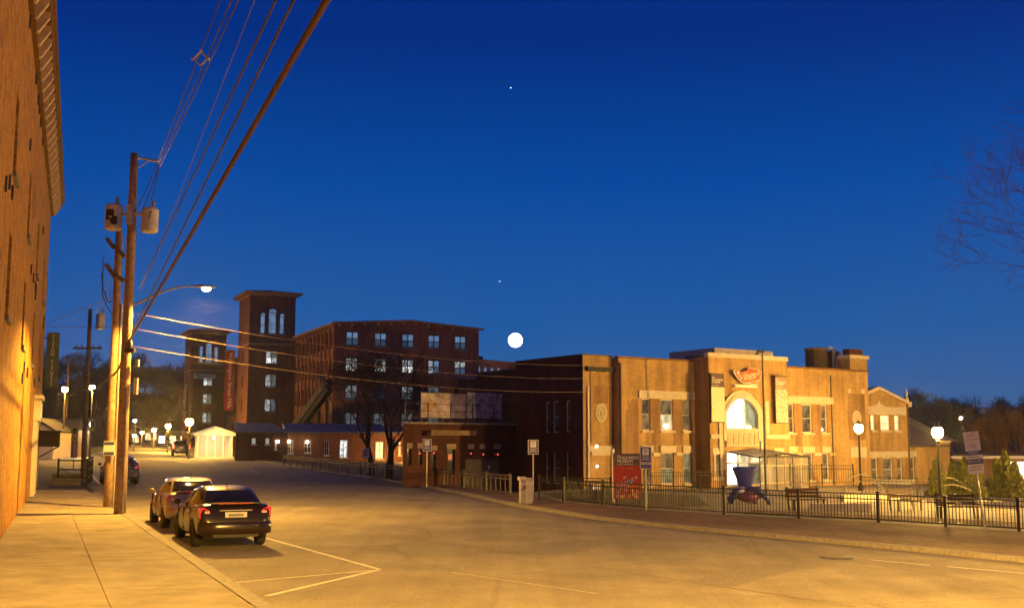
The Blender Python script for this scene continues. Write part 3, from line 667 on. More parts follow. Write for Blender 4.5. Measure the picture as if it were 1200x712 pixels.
# ---------------------------------------------------------------- cars
M_tyre = mat('tyre_rubber', (.02, .02, .02), .85, ns=12, na=.3)
M_rim = mat('alloy_rim', (.35, .34, .33), .3, metal=.9, ns=6, na=.15)
M_carglass = mat('car_glass', (.014, .011, .009), .04, spec=.35, ns=1.5, na=.4, coat=.0)
M_tail = mat('tail_light_red', (.80, .03, .012), .12, ns=9, na=.25, coat=1.)
M_tailc = mat('tail_light_clear', (.75, .55, .5), .1, ns=9, na=.15, coat=1.)
M_plate = mat('plate_white', (.78, .76, .70), .4, ns=20, na=.08)
M_chrome = mat('chrome', (.75, .74, .72), .12, metal=1., ns=5, na=.05)
M_taillit = emitm('tail_light_lit', (1, .06, .03), 9)
def paint(name, c, metal=.35, rough=.28, coat=1.): return mat(name, c, rough, metal=metal, ns=140, na=.12, coat=coat)
def make_car(name, label, cat, x, y, head, pm_, hw=.91, sz=1., lit=False, suv=False, plate=None, dark_rim=False, L=2.36, group=None):
    o = thing(name, label, cat, g3(x, y, .03), math.atan2(head[1], head[0]), group)
    k = L / 2.36
    ST = [(-2.385, .60, .44, .58), (-2.36, .78, .36, .70), (-2.28, .86, .29, .95), (-2.2, .885, .27, 1.05), (-1.9, .90, .25, 1.085), (-1.45, .91, .23, 1.05), (-.6, .915, .21, 1.0), (.4, .915, .21, .98), (1.15, .91, .21, .97), (1.7, .90, .23, .90), (2.1, .86, .25, .80), (2.3, .74, .3, .70), (2.385, .55, .38, .58)]
    if suv: ST = [(a, wd_, zb + .06, zt + (.1 if a < 1.3 else .12)) for a, wd_, zb, zt in ST]
    f = hw / .915; vs_ = []; fs = []
    for (a, wd_, zb, zt) in ST:
        wd_ *= f; zt *= sz
        half = [(0, zb), (.6 * wd_, zb), (.92 * wd_, zb + .02), (1.0 * wd_, zb + min(.16, (zt - zb) * .4)), (1.0 * wd_, zb + (zt - zb) * .55), (.985 * wd_, zb + (zt - zb) * .8), (.935 * wd_, zt - .03), (.84 * wd_, zt), (0, zt + .012)]
        ring = half + [(-p, q) for p, q in half[-2:0:-1]]
        vs_ += [(a * k, p, q) for p, q in ring]
    n = len(half) * 2 - 2
    for i in range(len(ST) - 1):
        for j in range(n): fs.append((i * n + j, i * n + (j + 1) % n, (i + 1) * n + (j + 1) % n, (i + 1) * n + j))
    fs.append(tuple(range(n))); fs.append(tuple((len(ST) - 1) * n + j for j in range(n)))
    body_ = MB().add(vs_, fs).build('body', pm_, o, True)
    sm = body_.modifiers.new('s', 'SUBSURF'); sm.levels = 2; sm.render_levels = 2
    wr = .325 * (1.12 if suv else 1); ax = 1.36 * k
    cb = MB()
    for sx_ in (-1, 1):
        for sy_ in (-1, 1): cb.tube([(sx_ * ax, sy_ * .52, wr), (sx_ * ax, sy_ * 1.2, wr)], wr + .055, 28)
    cut = cb.build('cutter', M_black, o); bo = body_.modifiers.new('b', 'BOOLEAN'); bo.object = cut; bo.operation = 'DIFFERENCE'; bo.solver = 'EXACT'
    bpy.context.view_layer.update()
    me = bpy.data.meshes.new_from_object(body_.evaluated_get(bpy.context.evaluated_depsgraph_get())); me.name = 'body'
    body_.modifiers.clear(); body_.data = me; bpy.data.objects.remove(cut)
    if not me.materials: me.materials.append(pm_)
    for p in me.polygons: p.use_smooth = True; p.material_index = 0
    # cabin
    if suv: CR = [(1.0, -2.24, 1.3, .86), (1.2, -2.16, 1.0, .83), (1.5, -2.02, .5, .76), (1.66, -1.9, .2, .70), (1.72, -1.75, .05, .60), (1.735, -1.2, -.4, .35)]
    else: CR = [(.95, -1.98, 1.38, .86), (1.08, -1.82, 1.05, .825), (1.25, -1.5, .62, .745), (1.38, -1.17, .28, .67), (1.44, -.95, .05, .60), (1.465, -.6, -.25, .40)]
    CR = [(z * sz, a * k, c * k, wd_ * f) for z, a, c, wd_ in CR]
    def cab(z):
        for (p, q) in zip(CR[:-1], CR[1:]):
            if z <= q[0]: t_ = max(0, (z - p[0]) / (q[0] - p[0])); return [p[i] + (q[i] - p[i]) * t_ for i in (1, 2, 3)]
        return CR[-1][1:]
    E_ = 4.2
    zs = [CR[0][0] + (CR[-1][0] - CR[0][0]) * (1 - (1 - i / 10) ** 1.4) for i in range(11)]; N = 40; vs_ = []; fs = []
    for z in zs:
        xr, xf, wd_ = cab(z); xc, hx = (xr + xf) / 2, (xf - xr) / 2
        for j in range(N):
            a = 2 * PI * j / N; ca, sa = math.cos(a), math.sin(a)
            vs_.append((xc + hx * math.copysign(abs(ca) ** (2 / E_), ca), wd_ * math.copysign(abs(sa) ** (2 / E_), sa), z))
    for i in range(10):
        for j in range(N): fs.append((i * N + j, i * N + (j + 1) % N, (i + 1) * N + (j + 1) % N, (i + 1) * N + j))
    fs.append(tuple(10 * N + j for j in range(N)))
    MB().add(vs_, fs).build('roof', pm_, o, True)
    def patch(nm, f3, nu=10, nv=5, m=M_carglass):
        vs_ = [f3(i / nu, j / nv) for j in range(nv + 1) for i in range(nu + 1)]
        fs = [(j * (nu + 1) + i, j * (nu + 1) + i + 1, (j + 1) * (nu + 1) + i + 1, (j + 1) * (nu + 1) + i) for j in range(nv) for i in range(nu)]
        return MB().add(vs_, fs).build(nm, m, o, True)
    zA, zB = CR[0][0] + .12, CR[-1][0] - (.10 if not suv else .12)
    def endp(front):
        def f3(u_, v_):
            z = zA + (zB - zA) * v_; xr, xf, wd_ = cab(z); yy_ = wd_ * (u_ - .5) * 2 * .80; xc, hx = (xr + xf) / 2, (xf - xr) / 2 + .008
            q = hx * (1 - abs(yy_ / wd_) ** E_) ** (1 / E_); return (xc + q if front else xc - q, yy_, z + .004)
        return f3
    patch('rear_window', endp(False)); patch('windshield', endp(True))
    def sidep(sg, f0, f1):
        def f3(u_, v_):
            z = zA - .03 + (zB - zA + .01) * v_; xr, xf, wd_ = cab(z); xc, hx = (xr + xf) / 2, (xf - xr) / 2
            xx = xc - hx * .86 + hx * 1.74 * (f0 + (f1 - f0) * u_); yy_ = (wd_ + .008) * (1 - abs((xx - xc) / hx) ** E_) ** (1 / E_); return (xx, sg * yy_, z)
        return f3
    for sg in (-1, 1):
        patch('side_window', sidep(sg, .02, .47), 8, 4); patch('side_window', sidep(sg, .51, .97), 8, 4)
    # wheels
    ty = MB().lathe([(wr * .66, -.1), (wr * .93, -.105), (wr, -.07), (wr, .07), (wr * .93, .105), (wr * .66, .1)], 28).mesh('tyre', M_tyre, True)
    rb = MB().lathe([(wr * .66, -.06), (wr * .64, .085), (wr * .58, .085), (wr * .56, .03), (.07, .03), (.06, .07), (.01, .075)], 24)
    for q in range(5): a = 2 * PI * q / 5; rb.bar((.05 * math.cos(a), .05 * math.sin(a), .06), (wr * .6 * math.cos(a), wr * .6 * math.sin(a), .07), .07, .03)
    rm = rb.mesh('rim', M_dkmetal if dark_rim else M_rim)
    for sx_ in (-1, 1):
        for sg in (-1, 1):
            we = inst('wheel', ty, o, (sx_ * ax, sg * (hw - .115), wr)); we.rotation_euler = (-sg * PI / 2, 0, 0)
            inst('rim', rm, we)
    # rear details
    tz = 1 if not suv else 1.12
    for sg in (-1, 1):
        b = MB(); x0 = -2.30 * k
        if suv: b.box(x0 - .03, x0 + .2, sg * hw * .93 - .09, sg * hw * .93 + .06, .85, 1.25)
        else:
            P = [(.885, .98), (.80, 1.0), (.66, .93), (.52, .72), (.62, .70), (.875, .74)]
            q0 = [(sg * p * f, z * sz) for p, z in P]
            sl_ = [(-2.235, 1.), (-2.245, 1.), (-2.29, .98), (-2.335, .9), (-2.335, .9), (-2.265, 1.)]
            vs_ = [(sl_[i][0] * k, q0[i][0], q0[i][1]) for i in range(6)] + [(-2.0 * k, q0[i][0] * (1.005 if i in (0, 5) else .98), q0[i][1]) for i in range(6)]
            b.add(vs_, [(0, 1, 2, 3, 4, 5), (11, 10, 9, 8, 7, 6)] + [(i, i + 6, (i + 1) % 6 + 6, (i + 1) % 6) for i in range(6)])
        tl = b.build('tail_light', M_taillit if lit else M_tail, o)
        if not suv and not lit:
            b = MB(); b.box(-2.322 * k, -2.2 * k, sg * .70 * f - .06, sg * .70 * f + .06, .845 * sz, .905 * sz); b.build('reverse_lens', M_tailc, tl)
    b = MB(); b.bar((-2.40 * k, -.62 * f, .56), (-2.40 * k, .62 * f, .56), .05, .05)
    pts = [(-2.18 * k, -.90 * f, .53), (-2.34 * k, -.80 * f, .53), (-2.405 * k, -.45 * f, .53), (-2.415 * k, 0, .53), (-2.405 * k, .45 * f, .53), (-2.34 * k, .80 * f, .53), (-2.18 * k, .90 * f, .53)]
    b = MB(); vs_ = []; prof = [(-.13, -.0), (-.10, .03), (.06, .035), (.11, .0)]
    for (a, c, z) in pts:
        for (dz2, off) in prof: vs_.append((a - off, c * (1 + off * .1), z + dz2 - (.05 if dz2 < 0 else 0)))
    b.add(vs_, [(i * 4 + j, i * 4 + j + 1, (i + 1) * 4 + j + 1, (i + 1) * 4 + j) for i in range(6) for j in range(3)]); b.build('rear_bumper', pm_, o, True)
    b = MB(); b.box(-2.37 * k, -2.2 * k, -.55 * f, .55 * f, .27, .36); b.build('diffuser', M_black, o)
    if not suv:
        b = MB(); b.box(-2.345 * k, -2.31 * k, -.265, .265, .735 * sz, .875 * sz); lp = b.build('license_plate', M_plate, o)
        b = MB(); b.box(-2.35 * k, -2.346 * k, -.18, .18, .77 * sz, .835 * sz); b.build('plate_digits', mat('plate_ink', (.25, .28, .22), .6, ns=26, na=.6), lp)
        b = MB(); b.box(-2.33 * k, -2.29 * k, -.40 * f, .40 * f, .905 * sz, .93 * sz); b.build('trunk_trim', M_chrome, o)
        b = MB(); vs_ = []
        b.box(-2.27 * k, -2.08 * k, -.62 * f, .62 * f, 1.065 * sz, 1.10 * sz); b.build('spoiler', pm_, o)
        b = MB(); b.box(-2.275 * k, -2.271 * k, -.42 * f, .42 * f, 1.072 * sz, 1.093 * sz); b.build('brake_strip', M_tail, o)
        b = MB(); b.tube([(-.95 * k, 0, 1.44 * sz), (-1.1 * k, 0, 1.60 * sz)], .008, 6); b.build('antenna', M_black, o)
    else:
        b = MB(); b.box(-2.345 * k, -2.30 * k, -.2, .2, .85, 1.0); b.build('license_plate', M_plate, o)
    for sg in (-1, 1):
        b = MB(); b.ball((.78 * k, sg * (hw + .06), 1.03 * sz), .1, 10, 6, .6, 1., .75); b.build('side_mirror', pm_, o, True)
        for hx_ in (-.93, .12, 1.08):
            b = MB(); b.box(hx_ * k - .006, hx_ * k + .006, sg * hw * .99 - .02, sg * hw * .99 + .012, .34, .93 * sz); b.build('door_seam', M_black, o)
        for hx_ in (-.85, .25):
            b = MB(); b.box(hx_ * k - .1, hx_ * k + .1, sg * hw * .985 - .012, sg * hw * .985 + .022, .845 * sz, .875 * sz); b.build('door_handle', M_chrome if not dark_rim else pm_, o)
        b = MB(); b.ball((2.2 * k, sg * .66 * f, .66), .12, 10, 6, .9, 1.2, .55); b.build('headlight', mat('headlight_glass', (.6, .6, .58), .08, ns=9, na=.1, coat=1.), o, True)
    return o
HD = (SDIR.x, SDIR.y)
make_car('parked_car', 'dark sedan parked by the left kerb, nearest to the viewer', 'car', -7.73, 30.87, HD, paint('car_dark', (.020, .012, .007), .0, .22, .28), dark_rim=False)
make_car('parked_car', 'gold sedan parked in front of the dark sedan beside the left kerb', 'car', -10.05, 35.95, HD, paint('car_gold', (.46, .36, .22), .5, .3), hw=.87, sz=1.0, L=2.26)
make_car('parked_car', 'dark parked car half hidden behind the two utility poles', 'car', *gnd(139, 567), (-.38, .925), paint('car_blue', (.035, .035, .05), .3, .3), hw=.89)
make_car('utility_vehicle', 'boxy dark vehicle with glowing red tail lights far up the street', 'car', *gnd(211, 534), (-.32, .947), paint('car_black', (.03, .022, .02), .2, .3), hw=.92, suv=True, lit=True)
# ---------------------------------------------------------------- museum
MU = (.8286, .5599); MO = (3.81, 62.0); mth = math.atan2(MU[1], MU[0])
mus = thing('museum_building', 'two storey tan brick museum with stone trim and a projecting arched entrance bay', 'building', (MO[0], MO[1], 0), mth)
def mf(p, px, py):      # facade coordinates (s,z) on the plane standing p metres in front of the base line
    A = (MO[0] + MU[1] * p, MO[1] - MU[0] * p); return onplane(px, py, A, MU)
LIT_W = glowpane('lit_room_warm', (1, .78, .42), 1.5); LIT_D = glowpane('dim_room', (1, .60, .22), .26, lo=.12); LIT_B = glowpane('bright_room', (1, .93, .74), 3.2, lo=.75)
LIT_G = glowpane('green_room', (.85, .72, .34), .32, lo=.3); LIT_G2 = glowpane('green_room_bright', (.75, .8, .42), .6, lo=.5); LIT_Y = glowpane('yellow_room', (1, .82, .36), 1.5, lo=.7)
ZB = -.4; HT = 7.85; D_ = 6.4
PM = .5; PE = 1.7
sM0, sM1, sE0, sE1, sR1 = 2.06, 7.6, 6.96, 13.97, 22.72
# section edges (facade coordinate)
sE0, sE1 = 7.62, 13.97
# front walls with their window openings
wm = [(3.69, 4.32, 3.86, 5.6), (5.03, 5.99, 3.86, 5.6), (6.70, 7.34, 3.86, 5.6), (3.69, 4.32, .92, 2.62), (5.03, 5.99, .92, 2.62), (6.70, 7.34, .92, 2.62)]
wr_ = [(15.2, 15.8, 3.82, 5.56), (16.5, 17.4, 3.82, 5.56), (18.2, 18.78, 3.82, 5.56), (15.2, 15.8, .92, 2.58), (16.46, 17.36, .92, 2.58), (18.2, 18.82, .92, 2.58)]
ae = (8.78, 11.32, 3.92, 5.78)
niche_l = (7.98, 8.34, 1.35, 2.55); niche_r = (12.9, 13.26, 1.35, 2.55); doors = (8.9, 12.6, ZB, 2.72)
b = MB()
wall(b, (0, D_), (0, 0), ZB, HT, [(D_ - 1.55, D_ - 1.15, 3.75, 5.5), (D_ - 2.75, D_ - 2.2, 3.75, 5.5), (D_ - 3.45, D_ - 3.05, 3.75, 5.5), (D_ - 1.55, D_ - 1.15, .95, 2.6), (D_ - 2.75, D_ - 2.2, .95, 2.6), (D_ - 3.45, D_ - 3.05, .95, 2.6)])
b.build('side_wall', M_dark, mus, fix=False); b = MB()  # shade on this side put into the darker brick
wall(b, (0, 0), (sM0, 0), ZB, HT)
wall(b, (sM0, 0), (sM0, -PM), ZB, HT - .08)
wall(b, (sM0, -PM), (sE0, -PM), ZB, HT - .08, [(a - sM0, c - sM0, z0, z1) for a, c, z0, z1 in wm], .18)
wall(b, (sE0, -PM), (sE0, -PE), ZB, 8.0)
wall(b, (sE0, -PE), (sE1, -PE), ZB, 8.0, [(a - sE0, c - sE0, z0, z1) for a, c, z0, z1 in (ae, niche_l, niche_r, doors)], .22)
wall(b, (sE1, -PE), (sE1, -PM), ZB, 8.0)
wall(b, (sE1, -PM), (sR1, -PM), ZB, HT - .12, [(a - sE1, c - sE1, z0, z1) for a, c, z0, z1 in wr_], .18)
wall(b, (sR1, -PM), (sR1, D_), ZB, HT - .12)
wall(b, (sR1, D_), (0, D_), ZB, HT)
b.build('wall', M_museum, mus, fix=False)
b = MB(); b.box(.2, sR1 - .2, -.2, D_ - .2, 7.0, 7.25); b.build('roof', M_roof, mus)
def coping(x0, x1, y, z, m=M_stone, t=.14): MB().box(x0, x1, y - .07, y + .30, z - .002, z + t).build('coping', m, mus)
coping(-.07, sM0 - .05, 0, HT, M_dkmetal, .08); coping(sM0 - .04, sE0 - .05, -PM, HT - .08, M_cornice, .1); coping(sE0 - .08, sE1 + .08, -PE, 8.0, M_stone, .24); coping(sE1 + .1, sR1 + .1, -PM, HT - .12, M_cornice, .12)
MB().box(-.07, .3, .305, D_, HT - .002, HT + .08).build('coping', M_dkmetal, mus)
MB().box(sE0 - .08, sE0 + .25, -PE + .305, .2, 7.998, 8.12).build('coping', M_dkmetal, mus)
# windows
gl = [LIT_D, M_glass, LIT_D, M_glass, LIT_D, LIT_D]
for k, (a, c, z0, z1) in enumerate(wm):
    window(mus, (a + c) / 2, -PM + .12, z0, c - a, z1 - z0, cols=1, rows=2, gms=[LIT_W if k in (1,) else (LIT_G if k in (4, 5) else LIT_D), LIT_D if k != 5 else LIT_G], sill=.14)
for k, (a, c, z0, z1) in enumerate(wr_): window(mus, (a + c) / 2, -PM + .12, z0, c - a, z1 - z0, cols=1, rows=2, gms=[LIT_D, LIT_D], sill=.14)
for zz in (3.75, .95):
    for (a, c) in ((1.15, 1.55), (2.2, 2.75), (3.05, 3.45)): window(mus, .10, (a + c) / 2, zz, c - a, 1.7, rz=-PI / 2, gm=M_glass, fm=M_framew, fr=.04)
# small lamp bulbs seen inside two windows
for (px_, py_) in ((782, 499), (964, 503)):
    s_, z_ = mf(PM, px_, py_); MB().ball((s_, -PM + .07, z_), .12 if px_ < 800 else .07, 10, 8).build('window_bulb', emitm('bulb', (1, .75, .35), 14), mus, True)
# stone trim
def st(x0, x1, y, z0, z1, d=.07, nm='stone_band'): MB().box(x0, x1, y - d, y + .02, z0, z1).build(nm, M_stone, mus)
st(3.45, 7.58, -PM, 5.62, 6.05, .09, 'lintel'); st(14.9, 19.3, -PM, 5.59, 6.03, .09, 'lintel')
for (a, c) in ((3.60, 4.42), (4.93, 6.09), (6.62, 7.44)): st(a, c, -PM, 2.64, 3.02, .09, 'lintel')
for (a, c) in ((4.43, 4.92), (6.10, 6.61)): st(a, c, -PM, 2.45, 2.64, .06)
for (a, c) in ((15.1, 15.9), (16.36, 17.46), (18.1, 18.92)): st(a, c, -PM, 2.6, 2.98, .09, 'lintel')
for (a, c) in ((15.91, 16.35), (17.47, 18.09), (18.93, 19.3)): st(a, c, -PM, 2.42, 2.6, .06)
st(.36, 1.96, 0, 2.72, 3.02, .08, 'stone_panel'); st(.52, 1.8, 0, 2.5, 2.718, .07, 'stone_panel')
st(20.8, 22.3, -PM, 2.3, 2.95, .08, 'stone_panel'); st(20.7, 21.0, -PM, 6.35, 6.62, .08, 'stone_block'); st(22.0, 22.3, -PM, 6.35, 6.62, .08, 'stone_block')
st(.62, .86, 0, 6.95, 7.2, .06, 'stone_block'); st(1.55, 1.8, 0, 6.95, 7.2, .06, 'stone_block')
b = MB()
for (x0, x1) in ((.5, .62), (1.8, 1.92)): b.box(x0, x1, -.05, .02, 3.2, 7.2)
b.box(.62, 1.8, -.05, .02, 6.25, 6.35); b.build('brick_pilaster', M_museum, mus)
for (cx, y_, cz) in ((1.2, 0, 4.78), (21.5, -PM, 4.75)):
    b = MB(); n = 28
    b.prism([(cx + .40 * math.cos(2 * PI * k / n), cz + .50 * math.sin(2 * PI * k / n)) for k in range(n)], y_ - .07, y_ + .02, 'y'); b.build('medallion', M_stone, mus)
    b = MB(); b.prism([(cx + .29 * math.cos(2 * PI * k / n), cz + .39 * math.sin(2 * PI * k / n)) for k in range(n)], y_ - .10, y_ - .072, 'y'); b.prism([(cx + .1 * math.cos(2 * PI * k / n), cz + .2 * math.sin(2 * PI * k / n)) for k in range(n)], y_ - .13, y_ - .1, 'y'); b.build('medallion_relief', mat('limestone_dark', (.42, .35, .25), .85, ns=6, na=.25), mus)
# dark patches of different brick beside the windows
M_mus2 = brick('museum_brick_dark', (.34, .20, .095), (.28, .155, .07), (.33, .25, .17), stain=.25)
for x0, x1, y_, z0, z1 in ((2.55, 3.43, -PM, .4, 5.0), (2.75, 3.43, -PM, 5.0, 5.3), (2.95, 3.43, -PM, 5.3, 5.55), (4.36, 5.0, -PM, 3.05, 5.6), (6.02, 6.67, -PM, 3.05, 5.6), (.75, 1.7, 0, 5.3, 6.2), (15.83, 16.45, -PM, 3.0, 5.55), (17.45, 18.15, -PM, 3.0, 5.55), (20.75, 22.35, -PM, 3.4, 6.3)):
    MB().box(x0, x1, y_ - .012, y_ + .01, z0, z1).build('brick_panel', M_mus2, mus)
# --- entrance bay
acx = (ae[0] + ae[1]) / 2; aw = (ae[1] - ae[0]) / 2
def archz(x, w_, rise): q = min(1, abs(x) / w_); return rise * (1 - q ** 2.2)
b = MB(); N = 24; w0 = aw - .02; sp0 = 4.85; rs_ = .86
for yA, wi, wo, ri, ro, zt in ((-PE - .16, w0, w0 + .26, rs_, rs_ + .24, 0), (-PE - .10, w0 + .26, w0 + .55, rs_ + .24, rs_ + .46, 0)):
    for k in range(N):
        x0, x1 = -1 + 2 * k / N, -1 + 2 * (k + 1) / N
        q = []
        for (xx) in (x0, x1): q += [(acx + xx * wi, sp0 + archz(xx * wi, wi, ri)), (acx + xx * wo, sp0 + archz(xx * wo, wo, ro))]
        b.prism([q[0], q[2], q[3], q[1]], yA, -PE + .21, 'y')
    for sg in (-1, 1): x0, x1 = sorted((acx + sg * wi, acx + sg * wo)); b.box(x0, x1, yA, -PE + .21, 3.3 if yA < -PE - .12 else 2.7, sp0)
b.build('arch_surround', M_stone, mus)
b = MB(); b.box(ae[0] - .02, ae[1] + .02, -PE - .12, -PE + .05, 2.98, 3.9)
b.build('spandrel', M_stone, mus)
for k in range(6):
    cx = ae[0] + .22 + k * .42; b = MB(); pts = [(cx - .15, 3.08), (cx + .15, 3.08)] + [(cx + .15 * math.cos(a_), 3.52 + .24 * math.sin(a_)) for a_ in [PI * j / 8 for j in range(9)]]
    b.prism(pts, -PE - .145, -PE - .122, 'y'); b.build('spandrel_panel', mat('limestone_dark', (.42, .35, .25)), mus)
MB().box(ae[0] - .1, ae[1] + .1, -PE - .2, -PE + .05, 3.88, 4.0).build('arch_sill', M_stone, mus)
aw_o = inst('arch_window', MB().box(-.04 - .43, -.43 + .04, -.03, .05, 0, 1.75).box(.40, .48, -.03, .05, 0, 1.75).box(-aw, aw, -.03, .05, 0, .07).mesh('arch_window', M_framew), mus, (acx, -PE + .12, ae[2]))
for x0, x1, m_ in ((-aw + .02, -.47, LIT_B), (-.39, .40, LIT_B), (.48, aw - .02, LIT_G2)):
    n = 8; top_ = [(x1 + (x0 - x1) * k / n, .95 + archz(x1 + (x0 - x1) * k / n, aw, rs_)) for k in range(n + 1)]
    MB().prism([(x0, .07), (x1, .07)] + top_, .012, .02, 'y').build('pane', m_, aw_o)
# side strip stone piers, niches, string course
for (x0, x1) in ((7.62 + .01, 8.72), (12.0, 13.95)):
    MB().box(x0, x1, -PE - .09, -PE + .02, 3.42, 3.66).build('string_course', M_stone, mus)
MB().box(12.02, 12.32, -PE - .06, -PE + .02, 3.7, 5.6).build('stone_pier', M_stone, mus)
for (a, c, z0, z1) in (niche_l, niche_r):
    MB().box(a - .14, a, -PE - .05, -PE + .02, z0 - .1, z1).box(c, c + .14, -PE - .05, -PE + .02, z0 - .1, z1).box(a - .22, c + .22, -PE - .06, -PE + .02, z1, z1 + .34).box(a - .22, c + .22, -PE - .08, -PE + .02, z0 - .24, z0 - .1).build('niche_trim', M_stone, mus)
    window(mus, (a + c) / 2, -PE + .12, z0, c - a, z1 - z0, rows=2, gm=LIT_D, fr=.035)
# glazed doors
dz0 = gp(13, 66) + .2
for i in range(4):
    x0 = doors[0] + i * (doors[1] - doors[0]) / 4; x1 = x0 + (doors[1] - doors[0]) / 4
    d_ = inst('entrance_door', MB().box(x0 + .01, x0 + .07, -.04, .04, dz0, 2.7).box(x1 - .07, x1 - .01, -.04, .04, dz0, 2.7).box(x0 + .07, x1 - .07, -.04, .04, dz0, dz0 + .15).box(x0 + .07, x1 - .07, -.04, .04, 2.0, 2.08).box(x0 + .07, x1 - .07, -.04, .04, 2.62, 2.7).mesh('entrance_door', M_trim), mus, (0, -PE + .12, 0))
    MB().box(x0 + .07, x1 - .07, .012, .02, dz0 + .15, 2.0).build('pane', (LIT_B, LIT_W, LIT_G, LIT_Y)[i], d_); MB().box(x0 + .07, x1 - .07, .012, .02, 2.08, 2.62).build('pane', (LIT_B, LIT_W, LIT_W, LIT_G)[i], d_)
    MB().box(x1 - .16 if i % 2 == 0 else x0 + .12, x1 - .12 if i % 2 == 0 else x0 + .16, -.1, -.04, .9, 1.5).build('pull_handle', M_metal, d_)
# roof top boxes, stacks
MB().box(8.9, 13.7, -.9, 3.0, 8.0, 8.62).build('roof_unit', mat('roof_unit_grey', (.34, .31, .34), .6, ns=3, na=.15), mus)
MB().box(9.8, 10.15, -.905, -.9, 8.3, 8.36).build('vent', M_dkmetal, mus)
def yat(px, py, dep, mus_th=mth):      # roof things: local x,z on a plane dep metres behind the base line
    s_, z_ = mf(-dep, px, py); return s_, z_
s0, z0 = yat(951, 433, 3); s1, z1 = yat(973, 409, 3)
o_ = MB(); o_.lathe([(.74, 7.0), (.74, z1 - .1)], 12, ((s0 + s1) / 2, 3.4, 0)); o_.build('tank', mat('tank_black', (.045, .03, .025), .7, ns=4, na=.4), mus)
MB().lathe([(.80, z1 - .1), (.80, z1 + .02), (.6, z1 + .06)], 12, ((s0 + s1) / 2, 3.4, 0)).build('tank_lid', M_cornice, mus)
sp_, zp = yat(976, 408, 3); MB().tube([(sp_ + .1, 3, 7.0), (sp_ + .1, 3, zp - .12), (sp_ - .02, 3, zp), (sp_ - .35, 3, zp + .02)], .11, 10).build('flue_pipe', M_white, mus, True)
sc0, zc1 = yat(996, 419, 1); sc1, _ = yat(1016, 419, 1)
b = MB(); b.box(sc0, sc1, 1, 1.9, 6.8, zc1 - .02); b.build('chimney', M_museum, mus)
MB().box(sc0 - .1, sc1 + .1, .9, 2.0, zc1 - .02, zc1 + .2).build('chimney_cap', M_stone, mus); MB().box(sc0 + .2, sc1 - .25, 1.15, 1.75, zc1 + .2, zc1 + .62).build('chimney_pot', M_dark, mus)
# downpipes and meters on the left corner
MB().tube([(.28, -.07, .9), (.28, -.07, 6.2)], .055, 8).build('conduit', M_white, mus)
MB().box(.35, .85, -.3, 0, .35, .95).build('meter_cabinet', M_metal, mus); MB().box(1.45, 2.0, -.4, 0, .3, .9).build('meter_cabinet', M_metal, mus)
MB().tube([(sM0 + .08, -PM - .06, 0), (sM0 + .08, -PM - .06, 7.5)], .05, 8).build('downpipe', M_dkmetal, mus)
MB().tube([(19.15, -PM - .05, 0), (19.15, -PM - .05, 7.4)], .045, 8).build('downpipe', M_frame, mus)
for (px_, py_) in ((697.5, 522.5), (698, 546)):
    s_, z_ = mf(.0, px_, py_); MB().ball((s_, -.14, z_), .065, 10, 6).build('wall_lamp', emitm('small_lamp', (1, .9, .7), 9), mus, True)
# entrance canopy of glass
can = thing('glass_canopy', 'pitched glass and steel canopy over the museum entrance', 'canopy', (MO[0], MO[1], 0), mth)
cy0, cy1 = -PE - .1, -PE - 2.5; cxa, cxb, cxm = 9.0, 12.9, 10.9; M_pane = mat('canopy_glass', (.75, .72, .62), .15, trans=.75, ns=2, na=.1, spec=.6)
gz = .35
for i in range(4):
    xx = cxa + (cxb - cxa) * i / 3; MB().tube([(xx, cy1 + .1, gz), (xx, cy1 + .1, 2.45)], .035, 8).build('post', M_dkmetal, can)
for i in range(7):
    xx = cxa + (cxb - cxa) * i / 6; zz = 2.45 + .33 * abs(1 - abs((xx - cxm) / 2.0)) * .6
    MB().bar((xx, cy0, zz + .2), (xx, cy1, zz - .1), .05, .07).build('beam', M_dkmetal, can)
    if i < 6:
        x2 = cxa + (cxb - cxa) * (i + 1) / 6; z2 = 2.45 + .33 * abs(1 - abs((x2 - cxm) / 2.0)) * .6
        MB().add([(xx + .03, cy0, zz + .25), (x2 - .03, cy0, z2 + .25), (x2 - .03, cy1, z2 - .05), (xx + .03, cy1, zz - .05), (xx + .03, cy0, zz + .262), (x2 - .03, cy0, z2 + .262), (x2 - .03, cy1, z2 - .038), (xx + .03, cy1, zz - .038)], [(3, 2, 1, 0), (4, 5, 6, 7), (0, 1, 5, 4), (1, 2, 6, 5), (2, 3, 7, 6), (3, 0, 4, 7)]).build('glass_pane', M_pane, can)
MB().bar((cxa, cy1 + .1, 2.42), (cxb, cy1 + .1, 2.42), .08, .1).build('beam', M_dkmetal, can)
for i in range(3):
    xx = cxa + (cxb - cxa) * (i + .5) / 3; w_ = (cxb - cxa) / 3
    f_ = inst('screen', MB().box(-w_ / 2 + .04, w_ / 2 - .04, -.03, .03, 1.9, 1.97).box(-w_ / 2 + .04, w_ / 2 - .04, -.03, .03, .95, 1.0).box(-.025, .025, -.03, .03, gz, 2.38).mesh('screen', M_trim), can, (xx, cy1 + .1, 0))
    for sg in (-1, 1): MB().box(sg * w_ / 4 - w_ / 4 + .05, sg * w_ / 4 + w_ / 4 - .05, -.006, .006, gz, 2.38).build('pane', M_pane, f_)
lamp_light('entry_light', can, (10.4, -PE - 1.0, 2.3), 90, (1, .8, .45), .1)
